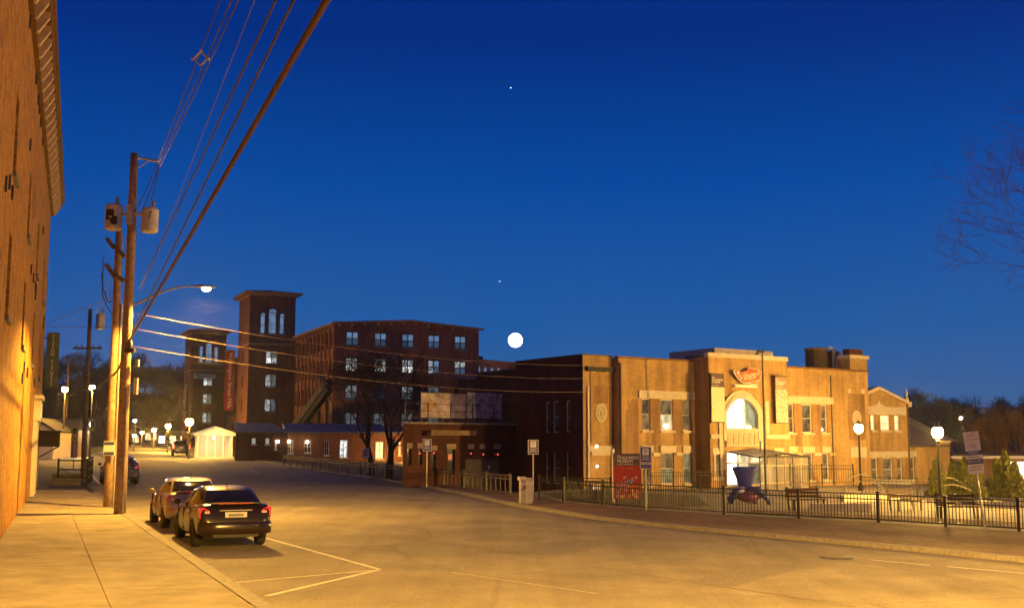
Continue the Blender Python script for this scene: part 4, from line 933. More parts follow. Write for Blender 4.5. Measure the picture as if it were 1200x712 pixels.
# banners
for k, (px0, px1, py0, py1, lab) in enumerate(((832.5, 849, 438, 494, 'pale vertical banner left of the arched window, plum heading'), (907.5, 923, 441, 495, 'pinkish vertical banner right of the arched window, white pattern'))):
    sa, zt = mf(PE + .25, px0, py0); sb_, zb = mf(PE + .25, px1, py1)
    bn = thing('wall_banner', lab, 'banner', (MO[0] + MU[1] * (PE + .05), MO[1] - MU[0] * (PE + .05), 0), mth, 'banners beside the arched window')
    cl = (M_plum, mat('banner_cream', (.62, .60, .42), .7, ns=5, na=.08)) if k == 0 else (mat('banner_taupe', (.34, .20, .15), .7, ns=5, na=.1), mat('banner_pink', (.42, .29, .27), .7, ns=7, na=.35, second=(.66, .55, .47)))
    hz = zt - (zt - zb) * .27
    MB().box(sa, sb_, -.25, -.22, hz, zt).build('heading', cl[0], bn); MB().box(sa, sb_, -.25, -.22, zb, hz - .002).build('cloth', cl[1], bn)
    for zz in (zt, zb - .05): MB().box(sa + .02, sa + .07, -.235, 0, zz, zz + .05).build('bracket', M_dkmetal, bn); MB().box(sa, sb_, -.255, -.215, zz + .002, zz + .048).build('rod', M_dkmetal, bn)
    text('lettering', "the\nCHILDREN'S\nMUSEUM", .155, M_textw, bn, (sa + .07, -.256, hz + (zt - hz) * .55), align='LEFT', ex=.002)
    text('lettering', 'of new hampshire', .075, M_textw, bn, (sa + .07, -.256, hz + .09), align='LEFT', ex=.002)
# orange shaped sign
so, zo = mf(PE + .3, 858, 451); se, ze_ = mf(PE + .3, 893, 430)
sg_o = thing('shaped_sign', 'orange cut out museum sign with white border above the arch', 'sign', (MO[0] + MU[1] * PE, MO[1] - MU[0] * PE, 0), mth)
OUT = [(175, 240), (215, 235), (265, 250), (290, 285), (370, 275), (460, 240), (470, 195), (510, 180), (560, 200), (575, 225), (640, 215), (690, 250), (725, 285), (745, 270), (740, 300), (755, 340), (725, 350), (715, 430), (690, 470), (640, 490), (655, 530), (560, 540), (500, 515), (410, 520), (330, 490), (250, 420), (200, 340), (168, 285)]
OUT = [(850 + x / 17.8, 420 + y / 17.8) for x, y in OUT]; OUT = [mf(PE + .3, *p) for p in OUT]
cxo = sum(p[0] for p in OUT) / len(OUT); czo = sum(p[1] for p in OUT) / len(OUT)
MB().prism(OUT, -.34, -.28, 'y').build('border', M_textw, sg_o)
MB().prism([(cxo + (x - cxo) * .945, czo + (z - czo) * .92) for x, z in OUT], -.36, -.341, 'y').build('face', mat('sign_orange', (.75, .10, .008), .5, ns=5, na=.1), sg_o)
tl_ = math.atan2(mf(PE + .3, 888, 437)[1] - mf(PE + .3, 873, 441)[1], 2.0)
for (px_, py_, bd, sz_) in ((874, 437.4, 'the', .13), (880, 439.2, "CHILDREN'S", .26), (879, 443, 'MUSEUM', .26), (882, 446.6, 'of new hampshire', .15)):
    s_, z_ = mf(PE + .36, px_, py_); text('lettering', bd, sz_, M_textw, sg_o, (s_, -.362, z_), (PI / 2, -R(9), 0), .003)
for (px_, py_, r_) in ((866.7, 440.2, .06), (865, 436.3, .1), (868.5, 443, .06)):
    s_, z_ = mf(PE + .36, px_, py_); MB().prism([(s_ + r_ * math.cos(2 * PI * k / 12), z_ + r_ * math.sin(2 * PI * k / 12)) for k in range(12)], -.37, -.361, 'y').build('spot', M_textw, sg_o)
s0_, z0_ = mf(PE + .2, 860, 450.7); s1_, _ = mf(PE + .2, 886, 452); MB().box(s0_, s1_, -.3, 0, z0_ - .12, z0_ + .02).build('light_bar', M_textw, sg_o)
# tall thin light pole in front of the entrance
lp_ = atY(898, 590, 60.5); o = thing('light_pole', 'tall thin dark pole rising in front of the entrance bay', 'pole', g3(lp_.x, 60.5, .1))
zt = atY(896, 413, 60.5).z - o.location.z
MB().tube([(0, 0, 0), (0, 0, zt)], [.07, .045], 8).build('shaft', M_dkmetal, o); MB().box(-.28, .1, -.12, .12, zt, zt + .14).box(-.34, -.22, -.1, .1, zt - .1, zt + .002).build('head', M_dkmetal, o)

# gabled wing to the right, then the low sloping wing
gy = 1.2
wing = thing('gabled_wing', 'gabled brick wing with three glowing windows right of the museum', 'building', (MO[0], MO[1], 0), mth)
A_ = (MO[0] - MU[1] * gy, MO[1] + MU[0] * gy)
def wf(px, py): return onplane(px, py, A_, MU)
x0 = sR1 + .02; x1 = wf(1065, 500)[0]; zE = wf(1064, 473)[1]; xr_, zR = wf(1038.5, 456)
xr_ = (x0 + x1) / 2
ups = [(1020.5, 1026), (1032, 1043.5), (1048.5, 1054.5)]; los = [(1022, 1029), (1035, 1046.5), (1051.5, 1058)]
zz0, zz1 = wf(1037, 504)[1], wf(1037, 486)[1]; zl0, zl1 = wf(1037, 563)[1], wf(1037, 536)[1]
ops = [(wf(a, 500)[0], wf(c, 500)[0], zz0, zz1) for a, c in ups] + [(wf(a, 550)[0], wf(c, 550)[0], zl0, zl1) for a, c in los]
b = MB(); wall(b, (x0, gy), (x1, gy), ZB, zE, [(a - x0, c - x0, p, q) for a, c, p, q in ops], .18); b.add([(x0, gy, zE), (x1, gy, zE), (xr_, gy, zR)], [(0, 1, 2)]); wall(b, (x1, gy), (x1, gy + 10), ZB, zE); b.build('wall', M_museum, wing, fix=False)
b = MB(); 
for (xa, xb) in ((x0 - .15, xr_), (x1 + .25, xr_)): 
    za = zE - .12
    b.add([(xa, gy + .25, za), (xb, gy + .25, zR), (xb, gy + 10, zR), (xa, gy + 10, za), (xa, gy + .25, za + .12), (xb, gy + .25, zR + .12), (xb, gy + 10, zR + .12), (xa, gy + 10, za + .12)], [(0, 1, 2, 3), (7, 6, 5, 4), (0, 4, 5, 1), (3, 2, 6, 7), (0, 3, 7, 4)])
b.build('roof', mat('slate', (.09, .07, .065), .7, ns=6, na=.35), wing)
for (xa, xb) in ((x0 - .02, xr_), (x1 + .12, xr_)): MB().bar((xa, gy + .05, zE + .02), (xb, gy + .05, zR + .08), .4, .2).build('gable_coping', M_stone, wing)
MB().box(x1 - .05, x1 + .3, gy - .1, gy + .4, zE - .2, zE + .15).lathe([(.1, zE + .15), (.13, zE + .35), (.05, zE + .5), (.09, zE + .62), (.01, zE + 1.1)], 8, (x1 + .12, gy + .15, 0)).build('finial', M_stone, wing)
for k, (a, c, p, q) in enumerate(ops): window(wing, (a + c) / 2, gy + .12, p, c - a, q - p, cols=1, rows=2, gm=LIT_Y if k < 3 else LIT_D, sill=.12, fr=.05)
MB().box(x0 + .06, x1 - .35, gy - .09, gy + .02, zz1 + .02, zz1 + .55).prism([(xr_ - .6, zz1 + .55), (xr_ + .6, zz1 + .55), (xr_ + .2, zz1 + .72), (xr_, zz1 + .98), (xr_ - .2, zz1 + .72)], gy - .09, gy + .02, 'y').build('lintel', M_stone, wing)
MB().box(x0 + .06, x1 - .3, gy - .08, gy + .02, zl1 + .02, zl1 + .42).build('lintel', M_stone, wing); MB().box(x0 + .02, x1, gy - .1, gy + .02, .3, .75).build('plinth', M_stone, wing)
MB().tube([(x1 - .15, gy - .06, 0), (x1 - .15, gy - .06, zE)], .05, 8).build('downpipe', M_frame, wing)
sc0 = wf(1018.5, 440)[0] + .3
b = MB(); b.box(sc0, sc0 + .95, gy + 3.2, gy + 4.1, 5.5, 9.1); b.box(sc0 - .06, sc0 + 1.0, gy + 3.14, gy + 4.16, 9.1, 9.25); b.box(sc0 + .02, sc0 + .25, gy + 3.3, gy + 3.9, 9.25, 9.6); b.box(sc0 + .6, sc0 + .85, gy + 3.3, gy + 3.9, 9.25, 9.6); b.build('chimney', M_dark, wing)
lwg = thing('low_wing', 'low brick wing with long sloping roof behind the right lamp post', 'building', (MO[0], MO[1], 0), mth)
xa = x1 + .02; xb = wf(1116, 540)[0]; zw = wf(1090, 521)[1]
wo = (wf(1071, 550)[0], wf(1081, 550)[0], wf(1076, 563)[1], wf(1076, 535)[1])
b = MB(); wall(b, (xa, gy + .6), (xb, gy + .6), ZB, zw, [(wo[0] - xa, wo[1] - xa, wo[2], wo[3])], .18); wall(b, (xb, gy + .6), (xb, gy + 9), ZB, zw); b.build('wall', M_museum, lwg, fix=False)
b = MB(); zt_ = wf(1068, 484)[1] + .3
b.add([(xa, gy + .3, zw), (xb + .3, gy + .3, zw), (xb - .6, gy + 5, zt_), (xa, gy + 5, zt_), (xb + .3, gy + 9.6, zw), (xa, gy + 9.6, zw), (xa, gy + .3, zw - .14), (xb + .3, gy + .3, zw - .14)], [(0, 1, 2, 3), (1, 4, 2), (3, 2, 4, 5), (0, 6, 7, 1)]); b.build('roof', mat('slate', (.09, .07, .065)), lwg)
window(lwg, (wo[0] + wo[1]) / 2, gy + .72, wo[2], wo[1] - wo[0], wo[3] - wo[2], cols=1, rows=2, gm=LIT_D, sill=.12)
MB().box(wo[0] - .15, wo[1] + .15, gy + .52, gy + .62, wo[3] + .02, wo[3] + .4).build('lintel', M_stone, lwg)
MB().box(xb - .8, xb + .25, gy + .35, gy + .58, ZB, zw + .15).build('buttress', M_museum, lwg); MB().box(xb - .9, xb + .35, gy + .3, gy + .62, zw + .15, zw + .32).build('buttress_cap', M_stone, lwg)

# ---------------------------------------------------------------- deck wing left of the museum
wgt = (.25, 67.27); WL = 7.45
dk = thing('deck_wing', 'low dark brick wing with roof deck left of the museum', 'building', (wgt[0] - MU[0] * WL, wgt[1] - MU[1] * WL, 0), mth)
DA = (wgt[0] - MU[0] * WL, wgt[1] - MU[1] * WL)
def df(px, py): return onplane(px, py, DA, MU)
zr = df(540, 497)[1]
def rect(px0, py0, px1, py1): a = df(px0, py1); c = df(px1, py0); return (a[0], c[0], a[1], c[1])
dw = [rect(477, 525, 482, 545), rect(490, 525, 495, 545), rect(505, 528, 511, 553), rect(524, 526, 533, 555), rect(549, 526, 554, 535.5), rect(563, 526, 568, 535.5), rect(579, 526, 585, 535.5)]
dd = rect(545, 537, 585.5, 579)
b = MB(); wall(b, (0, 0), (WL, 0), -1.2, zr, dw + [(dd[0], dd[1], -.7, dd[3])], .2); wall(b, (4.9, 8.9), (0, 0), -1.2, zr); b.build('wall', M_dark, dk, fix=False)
MB().prism([(.05, .05), (WL, .05), (WL, 8.8), (4.9, 8.8)], zr - .3, zr - .05, 'z').build('roof', M_roof, dk); MB().box(-.08, WL, -.1, .3, zr, zr + .1).build('coping', M_granite, dk)
for k, (a, c, p, q) in enumerate(dw):
    window(dk, (a + c) / 2, .12, p, c - a, q - p, rows=2, gm=M_glass, fm=M_framed, fr=.03)
    MB().box(a - .06, c + .06, -.05, .02, q + .01, q + .3).build('lintel', mat('limestone_dim', (.30, .22, .16), .85, ns=6, na=.2), dk)
mid = (dd[0] + dd[1]) / 2
for x0, x1 in ((dd[0], mid), (mid, dd[1])):
    d_ = MB().box(x0 + .02, x1 - .02, .1, .16, -.7, dd[3] - .02).build('door', mat('door_olive', (.20, .16, .085), .6, ns=4, na=.15), dk)
    MB().box(x0 + .12, x0 + .18, .05, .1, .9, 1.1).build('handle', M_metal, d_)
s_, z_ = df(574, 547); MB().box(s_ - .07, s_ + .07, .085, .1, z_ - .1, z_ + .1).build('notice', M_white, dk)
RED = emitm('red_glow', (1, .08, .06), 1.1)
for (px_, py_) in ((492, 531), (508.5, 530.5), (551.5, 531), (566, 532), (583, 532)):
    s_, z_ = df(px_, py_); MB().ball((s_, -.03, z_), .06, 8, 6).build('red_lamp', RED, dk, True)
s_, z_ = df(528.5, 534); MB().box(s_ - .13, s_ + .13, .09, .1, z_ - .22, z_ + .1).build('red_sign', emitm('red_glow_dim', (1, .1, .08), .5), dk)
MB().box(df(500, 505)[0], df(553, 505)[0], -.5, -.02, df(530, 510)[1], df(530, 504)[1]).build('awning', mat('awning_tan', (.22, .15, .08), .8, ns=5, na=.3), dk)
# roof deck: rail posts and two big picture panels
def panel(name, label, px0, py0, px1, py1, m, back=.6):
    A2 = (DA[0] - MU[1] * back, DA[1] + MU[0] * back); a = onplane(px0, py1, A2, MU); c = onplane(px1, py0, A2, MU)
    o = thing(name, label, 'panel', (DA[0], DA[1], zr), mth)
    MB().box(a[0], c[0], back - .03, back + .03, a[1] - zr, c[1] - zr).build('picture', m, o)
    for xx in (a[0] + .1, (a[0] + c[0]) / 2, c[0] - .1): MB().box(xx - .03, xx + .03, back + .035, back + .10, 0, c[1] - zr - .05).build('post', M_dkmetal, o)
    MB().box(a[0] - .03, c[0] + .03, back - .04, back + .04, c[1] - zr, c[1] - zr + .06).build('frame', M_dkmetal, o)
    return o
panel('mural_panel', 'wide weathered mural panel with an ochre mark on the roof deck', 493, 462, 545.5, 489.5, mat('mural_one', (.30, .23, .26), .7, ns=2.2, na=.55, second=(.68, .55, .52), detail=7))
panel('mural_panel', 'bluish mural panel on the roof deck beside the dark block', 547, 461, 588, 489.5, mat('mural_two', (.12, .13, .28), .7, ns=2.8, na=.6, second=(.60, .55, .62), detail=7))
mo_ = [o for o in bpy.data.objects if o.name.startswith('mural_panel')][0]
a = onplane(502, 480, (DA[0] - MU[1] * .6, DA[1] + MU[0] * .6), MU)
MB().prism([(a[0] - .25, a[1] - zr - .1), (a[0] + .2, a[1] - zr - .05), (a[0] + .35, a[1] - zr + .45), (a[0] + .1, a[1] - zr + .6), (a[0] - .1, a[1] - zr + .35)], .555, .568, 'y').build('ochre_mark', mat('ochre', (.45, .25, .06), .7, ns=5, na=.3), mo_)
b0 = df(470, 497)[0]
def deck_z(x, y): return zr + .1
dA = (DA[0] + MU[0] * .1, DA[1] + MU[1] * .1); dB = (DA[0] + MU[0] * (WL - .1), DA[1] + MU[1] * (WL - .1))
railing('deck_railing', 'thin dark railing round the roof deck', [dA, dB], 1.0, sp_=0, post=1.5, z0f=deck_z, rail_r=.015, posts_w=.045)
# block rising behind the deck (stepped roof beyond the museum's left wall)
bk = thing('rear_block', 'dark brick block one step lower behind the museum left wall', 'building', (MO[0], MO[1], 0), mth)
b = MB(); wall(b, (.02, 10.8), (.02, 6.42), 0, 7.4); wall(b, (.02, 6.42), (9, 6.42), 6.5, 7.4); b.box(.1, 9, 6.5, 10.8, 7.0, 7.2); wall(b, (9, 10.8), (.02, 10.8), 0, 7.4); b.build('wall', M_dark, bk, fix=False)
MB().box(-.06, .3, 6.41, 10.85, 7.4, 7.5).build('coping', M_dkmetal, bk)

# ---------------------------------------------------------------- cotton mill: main block, two towers, rear wing
ME_ = (-25.5, 165.); MUv = (.912, .410); MVv = (-.410, .912); eth = math.atan2(MUv[1], MUv[0])
LIT_C = glowpane('cool_room', (.8, .88, .9), .55, scale=(3, 3, 3), lo=.15); LIT_C2 = glowpane('cool_room_bright', (.95, .98, .95), 1.3, scale=(3, 3, 3), lo=.3)
SKYGLOW_K = glowpane('dusk_glow_pane', (.30, .52, .90), .42, scale=(.8, .8, .8), lo=.6); SKYGLOW_K2 = glowpane('dusk_glow_pane_low', (.22, .36, .62), .2, scale=(.8, .8, .8), lo=.4)  # blue emission painted into the panes for dusk sky in the glass
mill = thing('mill_block', 'five storey red brick mill block with shallow gable and rows of paired windows', 'building', (ME_[0], ME_[1], 0), eth)
def gf(px, py): return onplane(px, py, ME_, MUv)
GW = gf(561, 420)[0]; ZM = 20.6; BL = 84.
rows_py = [(390, 407.5), (419.5, 438), (452, 468), (484, 500), (513, 530)]
cols_px = [412.8, 446, 478.2, 508.8, 539.7]
gop = []
for r_, (pa, pb__) in enumerate(rows_py):
    zc = gf(470, (pa + pb__) / 2)[1]
    for cpx in cols_px:
        s_ = gf(cpx, 420)[0]; gop.append((s_ - .95, s_ + .95, zc - 1.0, zc + 1.05, r_))
b = MB(); wall(b, (0, 0), (GW, 0), -2, ZM, gop, .3)
b.add([(0, 0, ZM), (GW, 0, ZM), (GW * .5, 0, ZM + .75)], [(0, 1, 2)])
nb = 36; sop = []
for i in range(nb):
    s_ = 1.5 + i * 2.3
    for zz in (17.1, 13.2, 9.3, 5.4):
        sop.append((BL - s_ - .55, BL - s_ + .55, zz, zz + 2.5, i))
wall(b, (0, BL), (0, 0), -2, ZM, sop, .25); wall(b, (GW, 0), (GW, BL), -2, ZM)
b.build('wall', M_mill, mill, fix=False)
LIT_C3 = glowpane('cool_room_dim', (.8, .88, .95), .16, scale=(5, 5, 5), lo=.05)
pat = {0: [SKYGLOW_K2, SKYGLOW_K2, SKYGLOW_K, SKYGLOW_K], 1: [LIT_C2, LIT_C2, LIT_C, LIT_C], 2: [LIT_C3] * 4, 3: [LIT_C3] * 4, 4: [LIT_C3, LIT_C3, M_glass, M_glass]}
for k, (a, c, p, q, r_) in enumerate(gop):
    ci = k % 5; gm_ = pat[r_]
    if r_ == 1 and ci >= 3: gm_ = [LIT_C, SKYGLOW_K2, LIT_C, SKYGLOW_K] if ci == 3 else [SKYGLOW_K2, SKYGLOW_K2, LIT_C, LIT_C]
    if r_ == 2 and ci in (0, 2): gm_ = [LIT_C3, LIT_C3, LIT_C, LIT_C]
    if r_ == 2 and ci == 1: gm_ = [M_glass] * 4
    if r_ == 3 and ci == 4: gm_ = [M_glass] * 4
    window(mill, (a + c) / 2, .22, p, c - a, q - p, cols=2, rows=2, fm=M_framed, gms=gm_, fr=.14, sill=.2, sill_m=M_granite)
    xm = (a + c) / 2; n = 6
    up_ = [(xm + 1.15 * math.cos(PI * j / n), q + .02 + .42 * math.sin(PI * j / n)) for j in range(n + 1)]; lo_ = [(xm + 1.0 * math.cos(PI * j / n), q + .02 + .22 * math.sin(PI * j / n)) for j in range(n + 1)]
    MB().prism(up_ + lo_[::-1], -.05, .02, 'y').build('brick_arch', M_mill, mill)
for (a, c, p, q, i) in sop:
    if i > 12 and i < 20: continue
    lit_ = (p == 13.2 and 3 <= i <= 8) or (p < 6 and i % 3 == 0)
    window(mill, .18, BL - (a + c) / 2, p, c - a, q - p, rz=-PI / 2, cols=1, rows=2, fm=M_framed, gm=LIT_C if lit_ else M_glass, fr=.1, sill=.12, sill_m=M_granite)
b = MB(); b.box(-.5, 0.0, -.6, BL, ZM - .1, ZM + .18)
for (xa, xb, za, zb_) in ((-.5, GW / 2, ZM - .05, ZM + .75), (GW / 2, GW + .6, ZM + .75, ZM - .05)):
    b.add([(xa, -.6, za), (xb, -.6, zb_), (xb, 0.0, zb_), (xa, 0.0, za), (xa, -.6, za + .28), (xb, -.6, zb_ + .28), (xb, 0.0, zb_ + .28), (xa, 0.0, za + .28)], [(3, 2, 1, 0), (4, 5, 6, 7), (0, 1, 5, 4), (1, 2, 6, 5), (2, 3, 7, 6), (3, 0, 4, 7)])
b.build('cornice', mat('mill_cornice', (.30, .17, .11), .7, ns=3, na=.2), mill)
for i in range(12): x = .6 + i * (GW - 1) / 11; MB().box(x - .12, x + .12, -.5, -.01, ZM - .42 + .75 * (1 - abs(x / GW * 2 - 1)), ZM - .06 + .75 * (1 - abs(x / GW * 2 - 1))).build('bracket', MATS['mill_cornice'], mill)
for i in range(30): y = .4 + i * 1.15; MB().box(-.42, -.01, y - .1, y + .1, ZM - .45, ZM - .102).build('bracket', MATS['mill_cornice'], mill)
b = MB(); b.add([(0, 0.02, ZM + .1), (GW / 2, .02, ZM + .88), (GW, .02, ZM + .1), (0, BL, ZM + .1), (GW / 2, BL, ZM + .88), (GW, BL, ZM + .1)], [(0, 1, 4, 3), (1, 2, 5, 4)]); b.build('roof', M_roof, mill)
for i in range(nb + 1):
    y = .35 + i * 2.3
    if y < 30: MB().box(-.16, -.003, y - .28, y + .28, -2, ZM - .46).build('pier', M_mill, mill)
for k in range(4):
    z_ = 16.0 - k * 3.84
    for s_ in (gf(462, 420)[0], gf(524, 420)[0]): MB().box(s_ - .12, s_ + .12, -.06, .0, z_, z_ + .24).build('tie_plate', M_granite, mill)

def tower(label, y0, x0, wd, dep, top, sign=None):
    o = thing('mill_tower', label, 'tower', (ME_[0], ME_[1], 0), eth)
    b = MB(); f1 = []; 
    cx = wd / 2
    f1 += [(cx - 1.55 - .38, cx - 1.55 + .38, top - 6.4, top - 3.5), (cx - .62, cx + .62, top - 6.4, top - 3.0), (cx + 1.55 - .38, cx + 1.55 + .38, top - 6.4, top - 3.5)]
    low = [top - 11.3, top - 15.1, top - 19.0, top - 22.9]
    f1 += [(cx - .95, cx + .95, z, z + 2.1) for z in low]
    wall(b, (x0, y0), (x0 + wd, y0), -2, top, f1, .35)
    f2 = [(dep / 2 - .9, dep / 2 - .3, top - 6.4, top - 3.5), (dep / 2 + .3, dep / 2 + .9, top - 6.4, top - 3.5)] + [(dep / 2 - .5, dep / 2 + .5, z, z + 2.1) for z in low]
    wall(b, (x0, y0 + dep), (x0, y0), -2, top, f2, .35); wall(b, (x0 + wd, y0), (x0 + wd, y0 + dep), -2, top); wall(b, (x0 + wd, y0 + dep), (x0, y0 + dep), -2, top)
    b.build('wall', M_mill, o, fix=False)
    for k, (a, c, p, q) in enumerate(f1):
        if k < 3: 
            window(o, x0 + (a + c) / 2, y0 + .25, p, c - a, q - p, cols=1, rows=2, fm=M_framed, gm=SKYGLOW_K, fr=.07)
            n = 8; w_ = (c - a) / 2; xm = x0 + (a + c) / 2
            arc = [(xm + w_ * math.cos(PI * j / n), q + w_ * .9 * math.sin(PI * j / n)) for j in range(n + 1)]
            MB().prism(arc, y0 - .012, y0 + .0, 'y').build('arch_pane', SKYGLOW_K, o)
            outr = [(xm + (w_ + .22) * math.cos(PI * j / n), q + (w_ * .9 + .25) * math.sin(PI * j / n)) for j in range(n + 1)]
            MB().prism(outr + arc[::-1], y0 - .07, y0 + .02, 'y').build('brick_arch', M_mill, o)
        else: window(o, x0 + (a + c) / 2, y0 + .25, p, c - a, q - p, cols=2, rows=2, fm=M_framed, gms=[LIT_C2 if k == 3 else LIT_C, LIT_C if k == 3 else LIT_C3, LIT_C, LIT_C3], fr=.12, sill=.2, sill_m=M_granite)
    for (a, c, p, q) in f2: window(o, x0 + .25, y0 + dep - (a + c) / 2, p, c - a, q - p, rz=-PI / 2, cols=1, rows=2, fm=M_framed, gm=LIT_C if p < top - 9 else M_glass, fr=.08, sill=.15, sill_m=M_granite)
    MB().box(x0 + cx - 2.2, x0 + cx + 2.2, y0 - .12, y0 - .001, top - 6.75, top - 6.42).build('sill_course', M_granite, o)
    MB().box(x0 - .12, x0 + wd + .12, y0 - .12, y0 + dep + .12, top - 8.3, top - 8.0).build('string_course', MATS['mill_cornice'], o)
    b = MB(); e_ = .95
    b.box(x0 - e_, x0 + wd + e_, y0 - e_, y0 + dep + e_, top, top + .28); b.box(x0 - .4, x0 + wd + .4, y0 - .4, y0 + dep + .4, top - .35, top - .002); b.build('cornice', MATS['mill_cornice'], o)
    b = MB(); b.add([(x0 - e_, y0 - e_, top + .28), (x0 + wd + e_, y0 - e_, top + .28), (x0 + wd + e_, y0 + dep + e_, top + .28), (x0 - e_, y0 + dep + e_, top + .28), (x0 + cx, y0 + dep / 2, top + 1.2)], [(0, 1, 4), (1, 2, 4), (2, 3, 4), (3, 0, 4)]); b.build('roof', M_roof, o)
    for i in range(6):
        x = x0 + .3 + i * (wd - .6) / 5; MB().box(x - .12, x + .12, y0 - .8, y0 - .41, top - .3, top - .004).build('bracket', MATS['mill_cornice'], o)
    for i in range(6):
        y = y0 + .3 + i * (dep - .6) / 5; MB().box(x0 - .8, x0 - .41, y - .12, y + .12, top - .3, top - .004).build('bracket', MATS['mill_cornice'], o)
    return o
tower('nearer and taller looking red brick mill tower with a triple arched top window', 24.0, -7.45, 7.43, 8.8, 27.6)
tw1 = tower('farther mill tower carrying a white sign board, left of the nearer tower', 84.5, -7.2, 7.15, 8.8, 27.0)
sgn = MB().box(-6.6, -2.2, 84.25, 84.4, 17.2, 18.1).build('sign_board', M_white, tw1)
for k, (xa, xb, z) in enumerate(((-6.4, -4.9, 17.8), (-4.7, -2.5, 17.8), (-5.9, -3.1, 17.42))): MB().box(xa, xb, 84.235, 84.249, z - .1, z + .1).build('sign_line', M_textd, sgn)
def mbanner(label, lx, ly, z0, z1, wd, body, lz):
    o = thing('mill_banner', label, 'banner', (ME_[0], ME_[1], 0), eth, 'red vertical banners on the mill')
    MB().box(lx - wd, lx, ly - .05, ly + .05, z0, z1).build('cloth', M_red, o)
    for z in (z0 - .08, z1): MB().box(lx - wd - .05, lx + .3, ly - .04, ly + .04, z + .002, z + .078).build('rod', M_dkmetal, o)
    if body: text('lettering', body, wd * .62, M_textw, o, (lx - wd * .45, ly - .056, (z0 + z1) / 2), (PI / 2, PI / 2, 0), .004)
    return o
mbanner('red banner with white lettering between the two mill towers', -.35 - 7.5, 33.4, 9.0, 19.0, 1.55, 'Washington Street Mills', 0)
mbanner('red banner on the left edge of the farther mill tower', -7.4, 84.6, 6.5, 15.0, 1.7, 'Washington Street Mills', 0)
# inclined covered stair gallery against the mill
o = thing('stair_gallery', 'grey inclined covered stair gallery running down against the mill', 'gallery', (ME_[0], ME_[1], 0), eth)
a_ = atY(386, 447, 158); c_3 = atY(346, 500, 163)
inv = Matrix.Rotation(-eth, 3, 'Z'); A3 = inv @ (a_ - Vector((ME_[0], ME_[1], 0))); C3 = inv @ (c_3 - Vector((ME_[0], ME_[1], 0)))
MB().bar(A3, C3, 1.2, .9).build('roof', mat('gallery_roof', (.045, .04, .045), .8, ns=1.5, na=.6), o)
MB().bar(A3 - Vector((0, 0, .9)), C3 - Vector((0, 0, .9)), .9, .85).build('enclosure', M_black, o)
for k in range(4):
    q = A3.lerp(C3, (k + .3) / 4.2); MB().bar(q - Vector((0, 0, 2)), Vector((q.x, q.y, -1)), .3, .3).build('support', M_black, o)
# rear mill wing seen beyond, orange lit
o = thing('rear_mill', 'distant orange lit mill wing with arched windows under the moon', 'building', (0, 0, 0), 0)
q0 = atY(556, 422, 215); q1 = atY(612, 425, 226); dd_ = Vector((q1.x - q0.x, q1.y - q0.y)); o.location = (q0.x, q0.y, 0); o.rotation_euler = (0, 0, math.atan2(dd_.y, dd_.x))
Lr = dd_.length; zt = q0.z; b = MB(); ro = [(1.3 + i * 1.95 - .5, 1.3 + i * 1.95 + .5, zt - 2.9, zt - 1.1) for i in range(4)]; ro = [r for r in ro if r[1] < Lr]
wall(b, (0, 0), (Lr, 0), 0, zt, ro, .2); wall(b, (0, 12), (0, 0), 0, zt); b.build('wall', brick('rear_brick', (.42, .20, .10), (.34, .15, .08), (.3, .2, .15)), o, fix=False)
for a, c, p, q in ro: window(o, (a + c) / 2, .15, p, c - a, q - p, gm=SKYGLOW_K, fm=M_framew, fr=.08, sill=.1)
MB().box(-.3, Lr + .3, -.35, .3, zt, zt + .3).build('cornice', MATS['mill_cornice'], o); MB().box(2.2, 3.6, 1, 2, zt + .3, zt + 1.0).build('roof_vent', M_dkmetal, o)
lamp_light('rear_mill_light', o, (Lr * .5, -6, zt - 3), 260, SODIUM, .2)  # point light hung in front of the rear mill wall
# sloped hood below the right mill windows
hood = thing('shed_canopy', 'small slatted canopy with pale roof at the right foot of the mill', 'canopy', (ME_[0], ME_[1], 0), eth)
s0_, z0_ = gf(532, 452); s1_, z1_ = gf(557, 444)
MB().box(s0_, s1_, -2.0, -.02, z1_ - .1, z1_ + .25).build('roof', M_snow, hood)
for i in range(8): x = s0_ + .2 + i * (s1_ - s0_ - .4) / 7; MB().box(x - .1, x + .1, -1.95, -1.8, z0_ - .3, z1_ - .102).build('slat', M_dark, hood)
MB().box(s0_ + .05, s1_ - .05, -1.7, -.02, z0_ - 8, z0_ - .3).build('wall', M_dark, hood)

